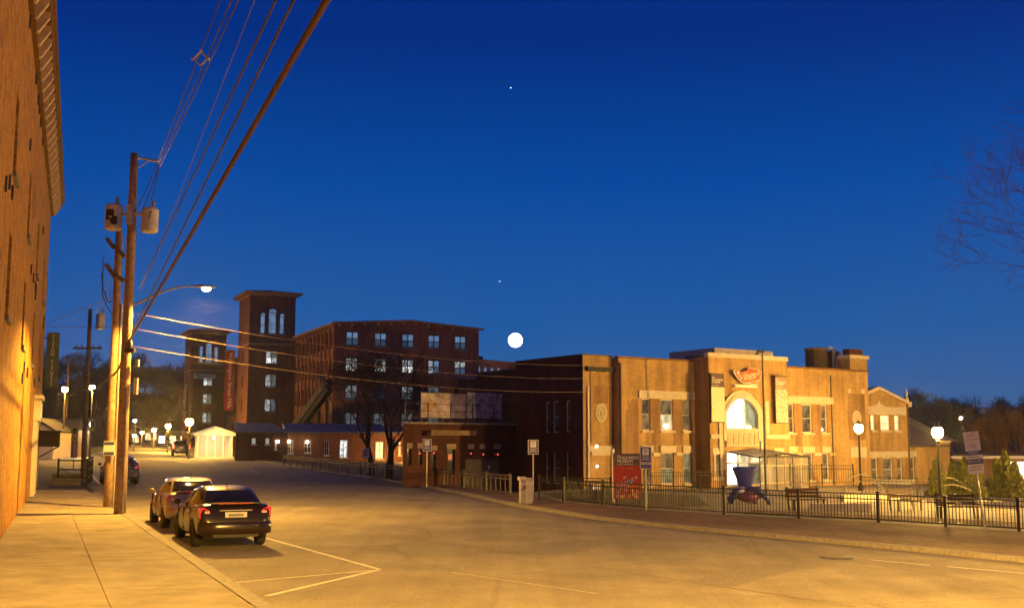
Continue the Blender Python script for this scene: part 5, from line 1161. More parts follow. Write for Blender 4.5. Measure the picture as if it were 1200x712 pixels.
# ---------------------------------------------------------------- low annexes in front of the mill
an0 = atY(272, 520, 113); ath = eth
ANX = (an0.x, an0.y)
def af(px, py): return onplane(px, py, ANX, MUv)
def annex(name, label, px0, px1, ytop, wins_, m, roofm, zb=-.6, dep=9, y0=0.):
    o = thing(name, label, 'building', (ANX[0], ANX[1], 0), ath); s0, s1 = af(px0, 520)[0], af(px1, 520)[0]; zt = af((px0 + px1) / 2, ytop)[1]
    ops = []
    for (a, c, p, q, gm_) in wins_: A = af(a, q); C = af(c, p); ops.append((A[0], C[0], A[1], C[1], gm_))
    b = MB(); wall(b, (s0, y0), (s1, y0), zb, zt, [(a - s0, c - s0, p, q) for a, c, p, q, _ in ops], .2); wall(b, (s0 + .2 * dep, y0 + dep), (s0, y0), zb, zt); wall(b, (s1, y0), (s1, y0 + dep), zb, zt); b.build('wall', m, o, fix=False)
    for a, c, p, q, gm_ in ops: window(o, (a + c) / 2, y0 + .14, p, c - a, q - p, cols=2, rows=2, gm=gm_, fm=M_framew, fr=.06, sill=.12)
    b = MB(); b.add([(s0 - .3, y0 - .4, zt), (s1 + .2, y0 - .4, zt), (s1 + .2, y0 + dep, zt + 1.0), (s0 - .3 + .2 * dep, y0 + dep, zt + 1.0), (s0 - .3, y0 - .4, zt + .16), (s1 + .2, y0 - .4, zt + .16), (s1 + .2, y0 + dep, zt + 1.16), (s0 - .3 + .2 * dep, y0 + dep, zt + 1.16)], [(3, 2, 1, 0), (4, 5, 6, 7), (0, 1, 5, 4), (1, 2, 6, 5), (2, 3, 7, 6), (3, 0, 4, 7)]); b.build('roof', roofm, o)
    return o
WHT = glowpane('white_pane', (.95, .97, .9), .8, lo=.7)
annex('low_annex', 'dark single storey annex with small white windows below the mill tower', 276, 336, 507, [(295, 300, 513, 520, WHT), (311, 316, 513, 520, WHT), (322, 324.5, 515, 526, WHT)], M_dark, M_snow)
an2 = annex('low_annex', 'single storey brick annex with wall lamps and cream windows behind the bare trees', 337, 472, 507.5, [(337.5, 344, 515, 531, LIT_D), (357, 364.5, 516, 530, M_glass), (380, 386, 516, 533, M_glass), (398, 408, 515, 536, LIT_C2), (440, 450, 517, 537, LIT_Y), (467, 470, 517, 533, LIT_Y)], brick('annex_brick', (.24, .09, .04), (.19, .07, .03), (.25, .17, .12), stain=.25), M_snow)
for (px_, py_, e_) in ((325, 517, 1), (338, 517, 1), (359.5, 517.5, 1)):
    s_, z_ = af(px_, py_); MB().ball((s_, -.25, z_), .16, 10, 6).build('wall_lamp', emitm('wall_lamp_glow', (1, .8, .5), 16), an2, True)
s_, z_ = af(449, 545); MB().box(s_ + 1.35, s_ + 1.65, -3.5, -3.2, z_ + .3, z_ + .6).build('uplight', M_dkmetal, an2); lamp_light('uplight_light', an2, (s_ + 1.5, -3.2, z_ + .9), 1300, SODIUM2, .15)
s_, z_ = af(352, 517.5); lamp_light('wall_light', an2, (s_, -1.2, z_), 22, (1, .75, .4), .12)

# ---------------------------------------------------------------- street furniture on the museum side
fp = FN[1:8]
railing('picket_fence', 'long black iron picket fence in front of the museum garden', [(q[0] , q[1]) for q in FN[1:7]], .95, sp_=.115, post=2.4, rail_r=.022, pick=.0115, posts_w=.095, cat='fence')
railing('ramp_railing', 'black picket railing of the ramp right of the entrance', [(lambda v: (v.x, v.y))(atY(926, 560, 64.5)), (lambda v: (v.x, v.y))(atY(1000, 560, 66))], 1.05, sp_=.16, post=2.2, rail_r=.018, pick=.008, posts_w=.05, lift=.45)
railing('ramp_railing', 'black picket railing along the ramp left of the entrance', [(lambda v: (v.x, v.y))(atY(757, 570, 57)), (lambda v: (v.x, v.y))(atY(850, 568, 61))], 1.0, sp_=.16, post=2.4, rail_r=.018, pick=.008, posts_w=.05, lift=.2)
railing('plaza_railing', 'thin black railing at the back of the plaza below the arborvitae', [(lambda v: (v.x, v.y))(atY(1010, 575, 58)), (lambda v: (v.x, v.y))(atY(1210, 572, 56))], 1.0, sp_=.18, post=2.4, rail_r=.018, pick=.008, posts_w=.05, lift=.12)
# bridge style guard rail along the bend
gl_ = [gnd(332, 547), gnd(395, 556), gnd(452, 563.5), gnd(520, 571), gnd(598, 581)]
railing('guard_rail', 'low steel guard rail following the bend in front of the bare trees', gl_, .95, sp_=.55, post=2.6, m=mat('rail_grey', (.13, .105, .085), .6, ns=5, na=.25), rail_r=.035, pick=.018, posts_w=.10, cat='guard rail', lift=.03)
railing('yard_fence', 'dark picket fence between utility box and museum sign board', [gnd(632, 588.5), gnd(716, 591)], .98, sp_=.13, post=2.4, rail_r=.02, pick=.009, posts_w=.08, cat='fence')
# museum sign board
p0 = gnd(738, 597); mb_ = thing('museum_sign_board', 'plum and red museum sign board with flower picture by the fence', 'sign', g3(p0[0], p0[1] + .8, .13), R(6))
Yb = p0[1] + .8
zt = atY(738, 531, Yb).z - mb_.location.z; zb = atY(738, 584, Yb).z - mb_.location.z; hw_ = (atY(755, 560, Yb).x - atY(722, 560, Yb).x) / 2; zh = zt - (zt - zb) * .27
MB().box(-hw_, hw_, -.06, .06, zh, zt).build('heading', M_plum, mb_); MB().box(-hw_, hw_, -.055, .055, zb, zh - .003).build('panel', mat('panel_red', (.33, .035, .022), .6, ns=4, na=.15), mb_)
for sg in (-1, 1): MB().box(sg * (hw_ - .12) - .05, sg * (hw_ - .12) + .05, -.05, .05, -.1, zb - .003).build('leg', M_dkmetal, mb_)
text('lettering', 'the', .10, M_textw, mb_, (-hw_ + .15, -.063, zt - .09), align='LEFT', ex=.002)
text('lettering', "CHILDREN'S\nMUSEUM", .165, M_textw, mb_, (-hw_ + .15, -.063, zt - .245), align='LEFT', ex=.002)
text('lettering', 'of NEW HAMPSHIRE', .075, M_textw, mb_, (-hw_ + .15, -.063, zh + .06), align='LEFT', ex=.002)
rf = random.Random(9); fc = [mat('flower_pink', (.50, .22, .30), .7), mat('flower_lilac', (.32, .22, .45), .7), mat('flower_cream', (.62, .45, .25), .7), mat('flower_blue', (.14, .20, .42), .7)]
for i in range(46):
    a = rf.uniform(0, 1); x = -hw_ + .1 + rf.random() * hw_ * 1.5; z = zb + .08 + rf.random() ** 1.3 * (zh - zb) * .72 * (1 - .3 * abs(x) / hw_); r_ = rf.uniform(.04, .095)
    MB().prism([(x + r_ * (1 if k % 2 else .62) * math.cos(2 * PI * k / 10), z + r_ * (1 if k % 2 else .62) * math.sin(2 * PI * k / 10)) for k in range(10)], -.059, -.0555, 'y').build('flower', fc[i % 3], mb_)
x, z, r_ = .05, zb + (zh - zb) * .52, .11; MB().prism([(x + r_ * (1 if k % 2 else .7) * math.cos(2 * PI * k / 16), z + r_ * (1 if k % 2 else .7) * math.sin(2 * PI * k / 16)) for k in range(16)], -.064, -.0595, 'y').build('flower', fc[3], mb_)
text('lettering', 'come explore', .05, fc[2], mb_, (hw_ * .2, -.058, zh - .1), ex=.002)
# white bollard post beside it
p0 = gnd(719, 592); o = thing('white_post', 'slim white post just left of the museum sign board', 'post', g3(p0[0], p0[1], .13))
hh = atY(719, 527, p0[1]).z - o.location.z; MB().tube([(0, 0, 0), (0, 0, hh)], .055, 10).build('shaft', M_white, o); MB().lathe([(.065, hh), (.065, hh + .03), (.02, hh + .07)], 10).build('cap', M_white, o)
# utility box
p0 = gnd(616, 593); o = thing('utility_box', 'pale grey utility box standing on the far kerb', 'utility box', g3(p0[0], p0[1], .12), R(14))
MB().box(-.02, .24, -.2, .2, 0, 1.0).build('cabinet', mat('box_grey', (.52, .47, .44), .6, ns=4, na=.15), o); MB().box(-.05, .27, -.23, .23, 1.0, 1.05).build('lid', MATS['box_grey'], o)
MB().box(-.24, -.03, -.16, .16, .0, .95).build('side_cabinet', mat('box_grey2', (.42, .38, .36), .6, ns=4, na=.2), o); MB().box(-.30, -.02, -.2, .2, .95, 1.1).build('hood', MATS['box_grey'], o)
MB().tube([(-.18, -.17, .55), (-.15, -.2, .7), (-.08, -.17, .72)], .02, 6).build('handle', M_black, o)

M_sblue = mat('sign_blue', (.05, .06, .20))
M_sviolet = mat('sign_violet', (.10, .09, .24), .55, ns=5, na=.15)
def psign(label, px, pyb, pyt, wd=.46, plates=2, lean=0., base=None):
    p0 = base or gnd(px, pyb); o = thing('parking_sign', label, 'sign', g3(p0[0], p0[1], .13), R(10), 'blue parking signs')
    hh = atY(px, pyt, p0[1]).z - o.location.z
    MB().tube([(0, .03, 0), (0, .03, hh)], .032, 8).build('post', M_metal, o)
    ph = wd * 1.35
    pl = MB().box(-wd / 2, wd / 2, -.015, .0, hh - ph, hh).build('plate', M_textw, o)
    MB().box(-wd / 2 + .02, wd / 2 - .02, -.02, -.016, hh - ph + .02, hh - .02).build('plate_face', M_sviolet, pl)
    MB().box(-wd * .27, wd * .27, -.024, -.021, hh - ph * .52, hh - ph * .10).build('symbol_field', M_textw, pl)
    text('symbol', 'P', wd * .5, M_sviolet, pl, (0, -.027, hh - ph * .31), ex=.001)
    for k in range(2): MB().box(-wd * .3, wd * .3, -.024, -.021, hh - ph * (.66 + .14 * k), hh - ph * (.62 + .14 * k)).build('text_line', M_textw, pl)
    if plates > 1:
        p2 = MB().box(-wd / 2, wd / 2, -.015, .0, hh - ph - wd * .5, hh - ph - .03).build('plate', M_textw, o)
        MB().box(-wd / 2 + .02, wd / 2 - .02, -.02, -.016, hh - ph - wd * .5 + .02, hh - ph - .05).build('plate_face', M_sviolet, p2)
    return o
psign('blue parking sign with two plates on the post before the museum sign board', 757.5, 601.5, 523)
psign('blue parking sign on the post beside the grey utility box', 625, 590, 515, plates=1)
psign('blue parking sign standing before the mural deck wing', 500, 574, 514, plates=1)
psign('blue parking sign in front of the uplit tree trunk', 458, 560, 515, plates=1)
p0 = gnd(428, 562); o = thing('white_sign', 'small white sign on a short post below the bare trees', 'sign', g3(p0[0], p0[1], .05)); hh = atY(428, 525, p0[1]).z - o.location.z
MB().tube([(0, .03, 0), (0, .03, hh)], .03, 8).build('post', M_metal, o); pl = MB().box(-.21, .21, -.015, 0, hh - .58, hh).build('plate', M_white, o)
for k in range(3): MB().box(-.12, .12, -.02, -.016, hh - .18 - .13 * k, hh - .12 - .13 * k).build('text_line', M_textd, pl)
# leaning post with stacked signs at the right
p0 = gnd(1155, 627.5); o = thing('sign_post', 'leaning post with a stack of no parking and permit plates at the right', 'sign', g3(p0[0], p0[1], .13), R(-12))
tp = atY(1137, 505, p0[1]); inv = Matrix.Rotation(-o.rotation_euler[2], 3, 'Z'); T = inv @ (tp - Vector(o.location)); ax_ = T.normalized()
MB().tube([(0, .03, 0), tuple(T + Vector((0, .03, 0)))], .035, 8).build('post', M_metal, o)
scl = p0[1] / FPX
def plate(py0, py1, m, lines=(), wd=.47):
    f0 = (627.5 - py0) / 122.5; f1 = (627.5 - py1) / 122.5; c = T * ((f0 + f1) / 2); h_ = T.length * (f0 - f1) / 2; ang = math.atan2(T.x, T.z)
    pl = MB().box(-wd / 2, wd / 2, -.015, 0, -h_, h_).build('plate', m, o); pl.location = c + Vector((0, -.01, 0)); pl.rotation_euler = (0, ang, 0)
    for (bd, sz_, zf, tm) in lines: text('lettering', bd, sz_, tm, pl, (0, -.017, h_ * zf), ex=.001)
plate(505.5, 529, M_white, [('NO', .15, .62, M_textr), ('PARKING', .105, .18, M_textr), ('ANY\nTIME', .1, -.45, M_textr)])
plate(529.5, 534, M_sblue, [('PERMIT', .09, 0, M_textw)], .5); plate(534.2, 539, M_white, [('PARKING', .08, 0, M_textd)], .5); plate(539.2, 545, M_sblue, [('PAY LOT', .11, 0, M_textw)], .5); plate(545.3, 557, M_white, [('MUSEUM', .08, .45, M_textd), ('PARKING', .08, -.2, M_textd)])

# lamp posts with glowing globes
def lamp_post(label, px, pyb, pyt, power, at=None, h_=None):
    p0 = at or gnd(px, pyb)
    o = thing('lamp_post', label, 'lamp post', g3(p0[0], p0[1], .12), 0, 'globe lamp posts in the plaza'); hh = h_ or atY(px, pyt, p0[1]).z - o.location.z
    MB().lathe([(.16, 0), (.16, .25), (.10, .32), (.065, .5), (.055, hh - .45), (.1, hh - .35), (.06, hh - .3), (.12, hh - .22)], 12).build('post', M_black, o)
    MB().ball((0, 0, hh), .23, 16, 12, 1, 1, 1.15).build('globe', emitm('globe_glow_%d' % power, (1, .55, .10), power), o, True)
    MB().lathe([(.2, hh + .2), (.14, hh + .3), (.03, hh + .42)], 12).build('cap', M_black, o)
    return o
lamp_post('globe lamp post close to the museum right end', 1009, 577, 501.5, 1100)
lamp_post('globe lamp post right of the gabled wing beside the arborvitae', 1102, 580, 506.5, 2400, (atY(1102, 580, 51).x, 51.), atY(1102, 506.5, 51).z - gp(19, 51) - .12)
# white hoops at the lamp feet
for k, (px, py, lab) in enumerate(((1004, 578, 'white double hoop rack at the foot of the left globe lamp post'), (1104, 583, 'white double hoop rack at the foot of the right globe lamp post'))):
    p0 = gnd(px, py); o = thing('hoop_rack', lab, 'rack', g3(p0[0], p0[1] - .9, .12), 0, 'white hoop racks')
    for j, (zt, yo) in enumerate(((.95, .0), (.62, -.5))):
        n = 12; MB().tube([(-.95 + 1.9 * i / n, yo, zt * (.55 + .45 * math.sin(PI * i / n))) for i in range(n + 1)], .03, 8).build('hoop', mat('hoop_grey', (.34, .32, .29), .5, ns=6, na=.2), o, True)
        for sg in (-1, 1): MB().tube([(sg * .94, yo, 0), (sg * .94, yo, zt * .56)], .025, 6).build('leg', M_metal, o)
# blue playground sculpture
p0 = (atY(874, 590, 50.5).x, 50.5); o = thing('blue_sculpture', 'big blue flared sculpture on spread legs behind the fence', 'sculpture', g3(p0[0], p0[1], .12), R(8))
sc_ = 50.5 / FPX; zt = atY(874, 547, 50.5).z - o.location.z; zm = atY(874, 575, 50.5).z - o.location.z
M_blue = mat('sculpture_blue', (.045, .05, .26), .45, ns=3, na=.15)
b = MB(); vs_ = []; n = 20; prof = [(zm - .05, .24, .16), (zm + .15, .26, .17), (zm + .5, .36, .2), (zt - .12, .52, .24), (zt - .02, .54, .24), (zt + .02, .50, .2)]
for (z, wx, wy) in prof:
    for k in range(n): a = 2 * PI * k / n; ca, sa = math.cos(a), math.sin(a); vs_.append((wx * math.copysign(abs(ca) ** .5, ca), wy * math.copysign(abs(sa) ** .5, sa), z))
b.add(vs_, [(i * n + k, i * n + (k + 1) % n, (i + 1) * n + (k + 1) % n, (i + 1) * n + k) for i in range(len(prof) - 1) for k in range(n)] + [tuple(range(n)), tuple((len(prof) - 1) * n + k for k in range(n))]); b.build('flared_back', M_blue, o, True)
for (xx, yy_) in ((-.85, -.2), (.95, -.25), (-.5, .4), (.55, .4)):
    MB().tube([(.15 * xx, yy_ * .3, zm + .05), (xx * .55, yy_ * .7, zm - .02), (xx * .95, yy_, zm - .35), (xx, yy_, -.02)], [.2, .16, .11, .1], 10).build('leg', M_blue, o, True)
MB().ball((.1, -.05, .32), .42, 16, 8, 1.3, .8, .6).build('seat', mat('sculpture_purple', (.16, .03, .12), .5, ns=3, na=.2), o, True)
# benches behind the fence
def bench(label, px, py, Y, rz, m):
    p0 = atY(px, py, Y); o = thing('garden_bench', label, 'bench', g3(p0.x, Y, .12), rz, 'garden benches behind the fence')
    for i in range(4): MB().box(-.75, .75, -.24 + i * .12, -.14 + i * .12, .42, .46).build('seat_slat', m, o)
    for i in range(3): MB().bar((-.75, .28 + .03 * i, .56 + i * .13), (.75, .28 + .03 * i, .56 + i * .13), .03, .1).build('back_slat', m, o)
    for sg in (-1, 1):
        MB().box(sg * .66 - .03, sg * .66 + .03, -.22, -.16, 0, .42).build('leg', M_black, o); MB().bar((sg * .66, .2, 0), (sg * .66, .36, .92), .06, .05).build('leg', M_black, o)
    return o
M_bench = mat('bench_wood', (.08, .02, .015), .6, ns=6, na=.3)
bench('dark red bench behind the fence, right of the blue sculpture', 945, 590, 46.5, R(15), M_bench)
bench('dark red bench behind the fence under the right lamp post', 1122, 598, 43, R(-5), M_bench)
bench('dark red bench at the plaza near the left lamp post', 1062, 592, 47.5, R(30), M_bench)
# low planter edging stones in the plaza
for k, (px, py, ln, rz, lab) in enumerate(((1020, 590, 3.2, 20, 'long low pale stone edging left of the bench pair'), (1165, 598, 3.4, -12, 'long low pale stone edging at the right end of the plaza'), (985, 602, 2.4, 6, 'short low pale stone edging close behind the fence'))):
    p0 = gnd(px, py); o = thing('stone_edging', lab, 'edging', g3(p0[0], p0[1], .12), R(rz), 'pale stone edgings')
    for i in range(4): MB().box(-ln / 2 + i * ln / 4 + .01, -ln / 2 + (i + 1) * ln / 4 - .01, -.16, .16, 0, .3).build('stone', M_stone, o)

# ---------------------------------------------------------------- vegetation
def grow(seed, H, r0, levels=4, spread=.55, droop=0., split=(2, 3), trunk_f=.3, twig=.006, lean=(0, 0), minl=.25):
    rn = random.Random(seed); tr = MB(); cr_ = MB()
    def br(p, d, L, r, lev):
        n = 3 if lev < 2 else 2; pts = [p]; q = p; dd = d.copy()
        for i in range(n):
            dd = (dd + Vector((rn.uniform(-1, 1), rn.uniform(-1, 1), rn.uniform(-.4, .8) - droop)) * .16).normalized(); q = q + dd * L / n; pts.append(q)
        r1 = max(twig * .6, r * .62)
        (tr if lev == 0 else cr_).tube(pts, [r + (r1 - r) * i / n for i in range(n + 1)], 8 if lev == 0 else (5 if lev < 3 else 3), caps=lev < 2)
        if lev >= levels: return
        k = rn.randint(*split) + (1 if lev == 0 else 0)
        a0 = rn.uniform(0, 6.28)
        for j in range(k):
            az = a0 + 2 * PI * j / k + rn.uniform(-.5, .5); t_ = rn.uniform(.5, 1.15) * spread
            ax = dd.orthogonal().normalized(); ax = (Matrix.Rotation(az, 3, dd) @ ax); nd = (dd * math.cos(t_) + ax * math.sin(t_)).normalized(); nd.z += .12; nd.normalize()
            br(q, nd, L * rn.uniform(.62, .86) if lev else L * rn.uniform(.7, 1.0), r1 * rn.uniform(.65, .9), lev + 1)
        for j in range(2 if lev >= 1 else 0):      # side shoots
            i = rn.randint(1, n - 1); az = rn.uniform(0, 6.28); ax = dd.orthogonal().normalized(); ax = (Matrix.Rotation(az, 3, dd) @ ax)
            br(pts[i], (dd * .6 + ax * .8).normalized(), L * rn.uniform(.4, .6), r1 * .55, max(lev + 2, levels - 1))
    br(Vector((0, 0, -.2)), Vector((lean[0], lean[1], 1)).normalized(), H * trunk_f, r0, 0)
    return tr, cr_
def tree_proto(seed, H, r0, m, **k):
    tr, cr_ = grow(seed, H, r0, **k); return tr.mesh('trunk', m, True, False), cr_.mesh('crown', m, False, False)
def plant_tree(name, label, me, loc, rz=0., s=1., group=None, cat='tree'):
    o = thing(name, label, cat, loc, rz, group); o.scale = (s, s, s); inst('trunk', me[0], o); inst('crown', me[1], o); return o
T1 = tree_proto(3, 9., .19, M_bark, levels=7, spread=.5, trunk_f=.2, twig=.016)
T2 = tree_proto(11, 9., .22, M_bark, levels=7, spread=.55, trunk_f=.18, twig=.016)
p0 = (atY(436, 560, 76).x, 76.); plant_tree('bare_tree', 'bare leafless street tree with low forked limbs before the brick annex', T1, (p0[0], p0[1], gp(*p0) - drop(*p0)), 1.0, 1.25, 'bare trees by the bend')
p0 = (atY(457, 560, 72).x, 72.); plant_tree('bare_tree', 'bare leafless tree with uplit trunk beside the deck wing', T2, (p0[0], p0[1], gp(*p0) - drop(*p0)), 2.4, 1.25, 'bare trees by the bend')
# big bare tree outside the right edge whose branches reach into the sky
T3 = tree_proto(23, 15., .26, M_barkr, levels=7, spread=.6, trunk_f=.2, split=(2, 3), twig=.011)
plant_tree('bare_tree', 'reddish bare branches reaching in from the right edge of the sky', T3, (18.6, 30.6, gp(18.6, 30.6)), .9, 1.2)
T4 = tree_proto(31, 10., .16, M_barkd, levels=6, spread=.55, trunk_f=.2, split=(3, 3), twig=.035)
T5 = tree_proto(37, 11., .18, M_barkd, levels=6, spread=.65, trunk_f=.2, split=(3, 3), twig=.035)
T6 = tree_proto(41, 7., .1, mat('shrub_bark', (.16, .09, .05), .9, ns=6, na=.3), levels=5, spread=.42, trunk_f=.14, split=(3, 3), twig=.012)
def hz(x, y): return gp(x, y) + hill(x, y)
rt = random.Random(77)
for k in range(34):
    px = 1058 + k * 4.6 + rt.uniform(-2, 2); Y = rt.uniform(255, 345); x = (px - 600) / FPX * Y * 1.0
    plant_tree('hillside_tree', 'bare tree in the dark wood on the hill at right', (T4, T5)[k % 2], (x, Y, hz(x, Y) - .2), rt.uniform(0, 6), rt.uniform(1.0, 1.5), 'hillside trees at right')
for k in range(48):
    px = 42 + k * 3.8 + rt.uniform(-2, 2); Y = rt.uniform(285, 430); x = (px - 600) / FPX * Y
    plant_tree('hillside_tree', 'bare tree in the dark wood beyond the street end', (T4, T5)[k % 2], (x, Y, hz(x, Y) - .2), rt.uniform(0, 6), rt.uniform(1.2, 1.8), 'trees beyond the street end')
for k, (px, Y) in enumerate(((1142, 98), (1153, 104), (1163, 96), (1176, 101), (1188, 95), (1199, 99))):
    x = (px - 600) / FPX * Y; plant_tree('lamp_lit_shrub', ['feathery lamp lit bare shrub just above the stacked sign plates', 'feathery lamp lit bare shrub right of the stacked sign plates', 'tall wispy bare shrub left of the white lit windows', 'wispy bare shrub directly above the white lit windows', 'second wispy bare shrub from the right edge', 'wispy bare shrub at the right edge of the picture'][k], T6, (x, Y, gp(x, Y)), k * 1.3, rt.uniform(1.35, 1.75), 'lamp lit bare shrubs', 'shrub')
# arborvitae row: leaf sprays through a cone's volume
def conifer(seed, H, r):
    rn = random.Random(seed); vs_ = []; fs = []
    for i in range(3600):
        z = H * rn.random() ** 1.25; rr = r * (1 - z / H) ** .75 * (.85 + .2 * math.sin(z * 7 + seed) + .22 * math.sin(rn.choice((0, 2, 4)) + z * 3)); a = rn.uniform(0, 2 * PI); q = rr * math.sqrt(rn.uniform(.35, 1.1))
        p = Vector((q * math.cos(a), q * math.sin(a), z + .05)); s_ = rn.uniform(.04, .12); up = Vector((math.cos(a) * .5, math.sin(a) * .5, 1)).normalized(); sd = Vector((rn.uniform(-1, 1), rn.uniform(-1, 1), rn.uniform(-.2, .2))).normalized()
        o_ = len(vs_); vs_ += [p - sd * s_ * .5, p + sd * s_ * .5, p + up * s_ * 2.0 + sd * s_ * .15, p + up * s_ * 1.6 - sd * s_ * .3]; fs.append((o_, o_ + 1, o_ + 2, o_ + 3))
    return MB().add(vs_, fs)
M_leafs = mat('arborvitae', (.12, .125, .03), .8, ns=5, na=.45)
CN = [conifer(s_, 2.0, .52).mesh('crown', M_leafs, False, False) for s_ in (1, 2, 3)]
TRK = MB().tube([(0, 0, -.1), (0, 0, .9), (0, 0, 1.7)], [.07, .05, .015], 7).mesh('trunk', M_bark)
lab7 = ['leftmost arborvitae, just left of the right globe lamp post', 'arborvitae directly behind the right globe lamp post', 'arborvitae left of the stacked sign plates', 'arborvitae close behind the stacked sign plates', 'arborvitae right of the leaning sign post', 'tallest arborvitae right of the sign post', 'rightmost arborvitae before the white lit windows']
for k, (px, pt) in enumerate(((1093, 541), (1112, 545), (1126, 540), (1137, 541), (1163, 542), (1172, 533), (1183, 546))):
    Y = 60 + (k % 3) * .8; x = (px - 600) / FPX * Y; z0 = gp(x, Y); hh = atY(px, pt, Y).z - z0
    o = thing('arborvitae', lab7[k], 'shrub', (x, Y, z0 + .1), k * 1.1, 'arborvitae row'); o.scale = (1.0, 1.0, hh / 2.05); inst('trunk', TRK, o); inst('crown', CN[k % 3], o)

# ---------------------------------------------------------------- far right: long low building with lit windows
q0 = atY(1117, 537, 92); q1 = atY(1235, 537, 92); o = thing('long_low_building', 'long low building with white lit windows at the right edge', 'building', (q0.x, q0.y, 0)); L = q1.x - q0.x; zt = q0.z; zg = gp(q0.x, 92) - .3
wo = []
for (a, c) in ((1180, 1188.5), (1192, 1203), (1207, 1222)): wo.append((atY(a, 550, 92).x - q0.x, atY(c, 550, 92).x - q0.x, atY(a, 561, 92).z, atY(a, 540, 92).z))
gg = (atY(1119, 550, 92).x - q0.x, atY(1133, 550, 92).x - q0.x, atY(1120, 562, 92).z, atY(1120, 540, 92).z)
b = MB(); wall(b, (0, 0), (L, 0), zg, zt, wo + [gg], .2); wall(b, (0, 12), (0, 0), zg, zt); b.build('wall', brick('far_brick', (.36, .2, .12), (.3, .16, .1), (.3, .22, .16)), o, fix=False)
for a, c, p, q in wo: window(o, (a + c) / 2, .12, p, c - a, q - p, rows=1, cols=1, gm=LIT_B, fm=M_framew, fr=.05)
window(o, (gg[0] + gg[1]) / 2, .12, gg[2], gg[1] - gg[0], gg[3] - gg[2], rows=2, cols=2, gm=glowpane('teal_pane', (.2, .45, .4), .12), fm=M_framed, fr=.05)
MB().box(-.3, L, -.4, 12, zt, zt + .22).build('roof_edge', M_white, o); MB().box(0, L - .1, 0, 11.8, zt + .22, zt + .4).build('roof', M_roof, o)
# house with sloping dark roof behind the right lamp
hp = atY(1085, 520, 88); o = thing('hip_roof_house', 'house with pale sloping roof behind the right globe lamp', 'building', (hp.x, 96, gp(hp.x, 96)))
z1 = atY(1112, 500, 96).z - o.location.z; w_ = 5.0
b = MB(); b.box(-w_, w_, 0, 8, -.3, z1 - 1.2); b.build('wall', M_dark, o); b = MB(); b.add([(-w_ - .4, -.4, z1 - 1.2), (w_ + .4, -.4, z1 - 1.2), (w_ + .4, 8.4, z1 - 1.2), (-w_ - .4, 8.4, z1 - 1.2), (-w_ + 2, 4, z1 + .9), (w_ - 2, 4, z1 + .9)], [(0, 1, 5, 4), (1, 2, 5), (2, 3, 4, 5), (3, 0, 4)]); b.build('roof', mat('shingle_grey', (.17, .14, .12), .85, ns=3, na=.3), o)
for x in (-2.5, 0, 2.5): window(o, x, -.05, .8, 1.0, 1.3, gm=LIT_D, fm=M_framew)
def far_lamp(name, label, px, py, Y, r, m, arm=True, post=True, power=0, col=SODIUM, group='distant street lamps'):
    v = atY(px, py, Y); z0 = hz(v.x, Y); o = thing(name, label, 'street lamp', (v.x, Y, z0), 0, group); h = v.z - z0
    MB().ball((0, 0, h), r, 12, 8).build('lamp', m, o, True)
    MB().tube([(.0, .1, 0), (.0, .1, h - r * .5)], [.09, .05], 8).build('post', M_dkmetal, o); MB().lathe([(r * 1.1, h + r * .7), (r * .6, h + r * 1.1), (.02, h + r * 1.2)], 8).build('cap', M_dkmetal, o)
    if power: lamp_light('lamp_light', o, (0, -r * 1.6, h - r * .4), power, col, .2)
    return o
G_S = emitm('far_sodium', (1, .66, .25), 40); G_W = emitm('far_white', (.95, .95, 1), 30)
far_lamp('street_lamp_post', 'brightest far street lamp right above the dark vehicle', 222, 494, 118, .42, G_S, power=6500)
far_lamp('street_lamp_post', 'far street lamp second from the bright one up the street', 197, 499, 150, .36, G_S, power=15000)
far_lamp('street_lamp_post', 'far street lamp in the middle of the row up the street', 180.5, 503.5, 180, .34, G_S, power=14000)
far_lamp('street_lamp_post', 'far street lamp next to last of the row up the street', 166.5, 506.5, 215, .34, G_S, power=4000)
far_lamp('street_lamp_post', 'farthest street lamp of the row, just right of the pale pole', 157.5, 510, 240, .36, G_S, power=3600)
far_lamp('street_lamp_post', 'small white lamp on a thin mast right of the pale pole', 158, 492.5, 150, .22, G_W)
far_lamp('street_lamp_post', 'left orange lamp on the far pole over the side street', 76, 456, 112, .3, G_S, power=4000)
far_lamp('street_lamp_post', 'orange lamp just right of the distant crossarm pole', 108, 454, 98, .26, G_S, power=4000)
far_lamp('street_lamp_post', 'left white lamp low over the side street', 77.5, 496, 120, .24, G_W, power=3500, col=(1, .75, .4))
far_lamp('street_lamp_post', 'right white lamp low over the side street', 104, 497, 120, .24, G_W, power=3500, col=(1, .75, .4))
far_lamp('street_lamp_post', 'small white light on the dark hill at right', 1126, 489.5, 150, .22, G_W)
# gabled white pavilion with columns, brightly lit
v = atY(250, 531, 124); o = thing('white_pavilion', 'small white gabled pavilion with columns glowing under lamp light', 'pavilion', (v.x, 124, gp(v.x, 124)), R(20))
zt = atY(248, 501, 124).z - o.location.z; hw_ = 1.75; M_bw = mat('pavilion_white', (.80, .74, .62), .6, ns=4, na=.08)
b = MB(); b.prism([(-hw_ - .5, zt - .85), (hw_ + .5, zt - .85), (hw_ + .5, zt - .7), (0, zt), (-hw_ - .5, zt - .7)], -1.8, -1.55, 'y'); b.build('gable', M_bw, o)
b = MB()
for sg in (-1, 1): b.add([(sg * (hw_ + .6), -1.9, zt - .72), (0, -1.9, zt + .05), (0, 2, zt + .05), (sg * (hw_ + .6), 2, zt - .72), (sg * (hw_ + .6), -1.9, zt - .62), (0, -1.9, zt + .15), (0, 2, zt + .15), (sg * (hw_ + .6), 2, zt - .62)], [(0, 1, 2, 3), (7, 6, 5, 4), (0, 4, 5, 1), (3, 2, 6, 7), (0, 3, 7, 4)])
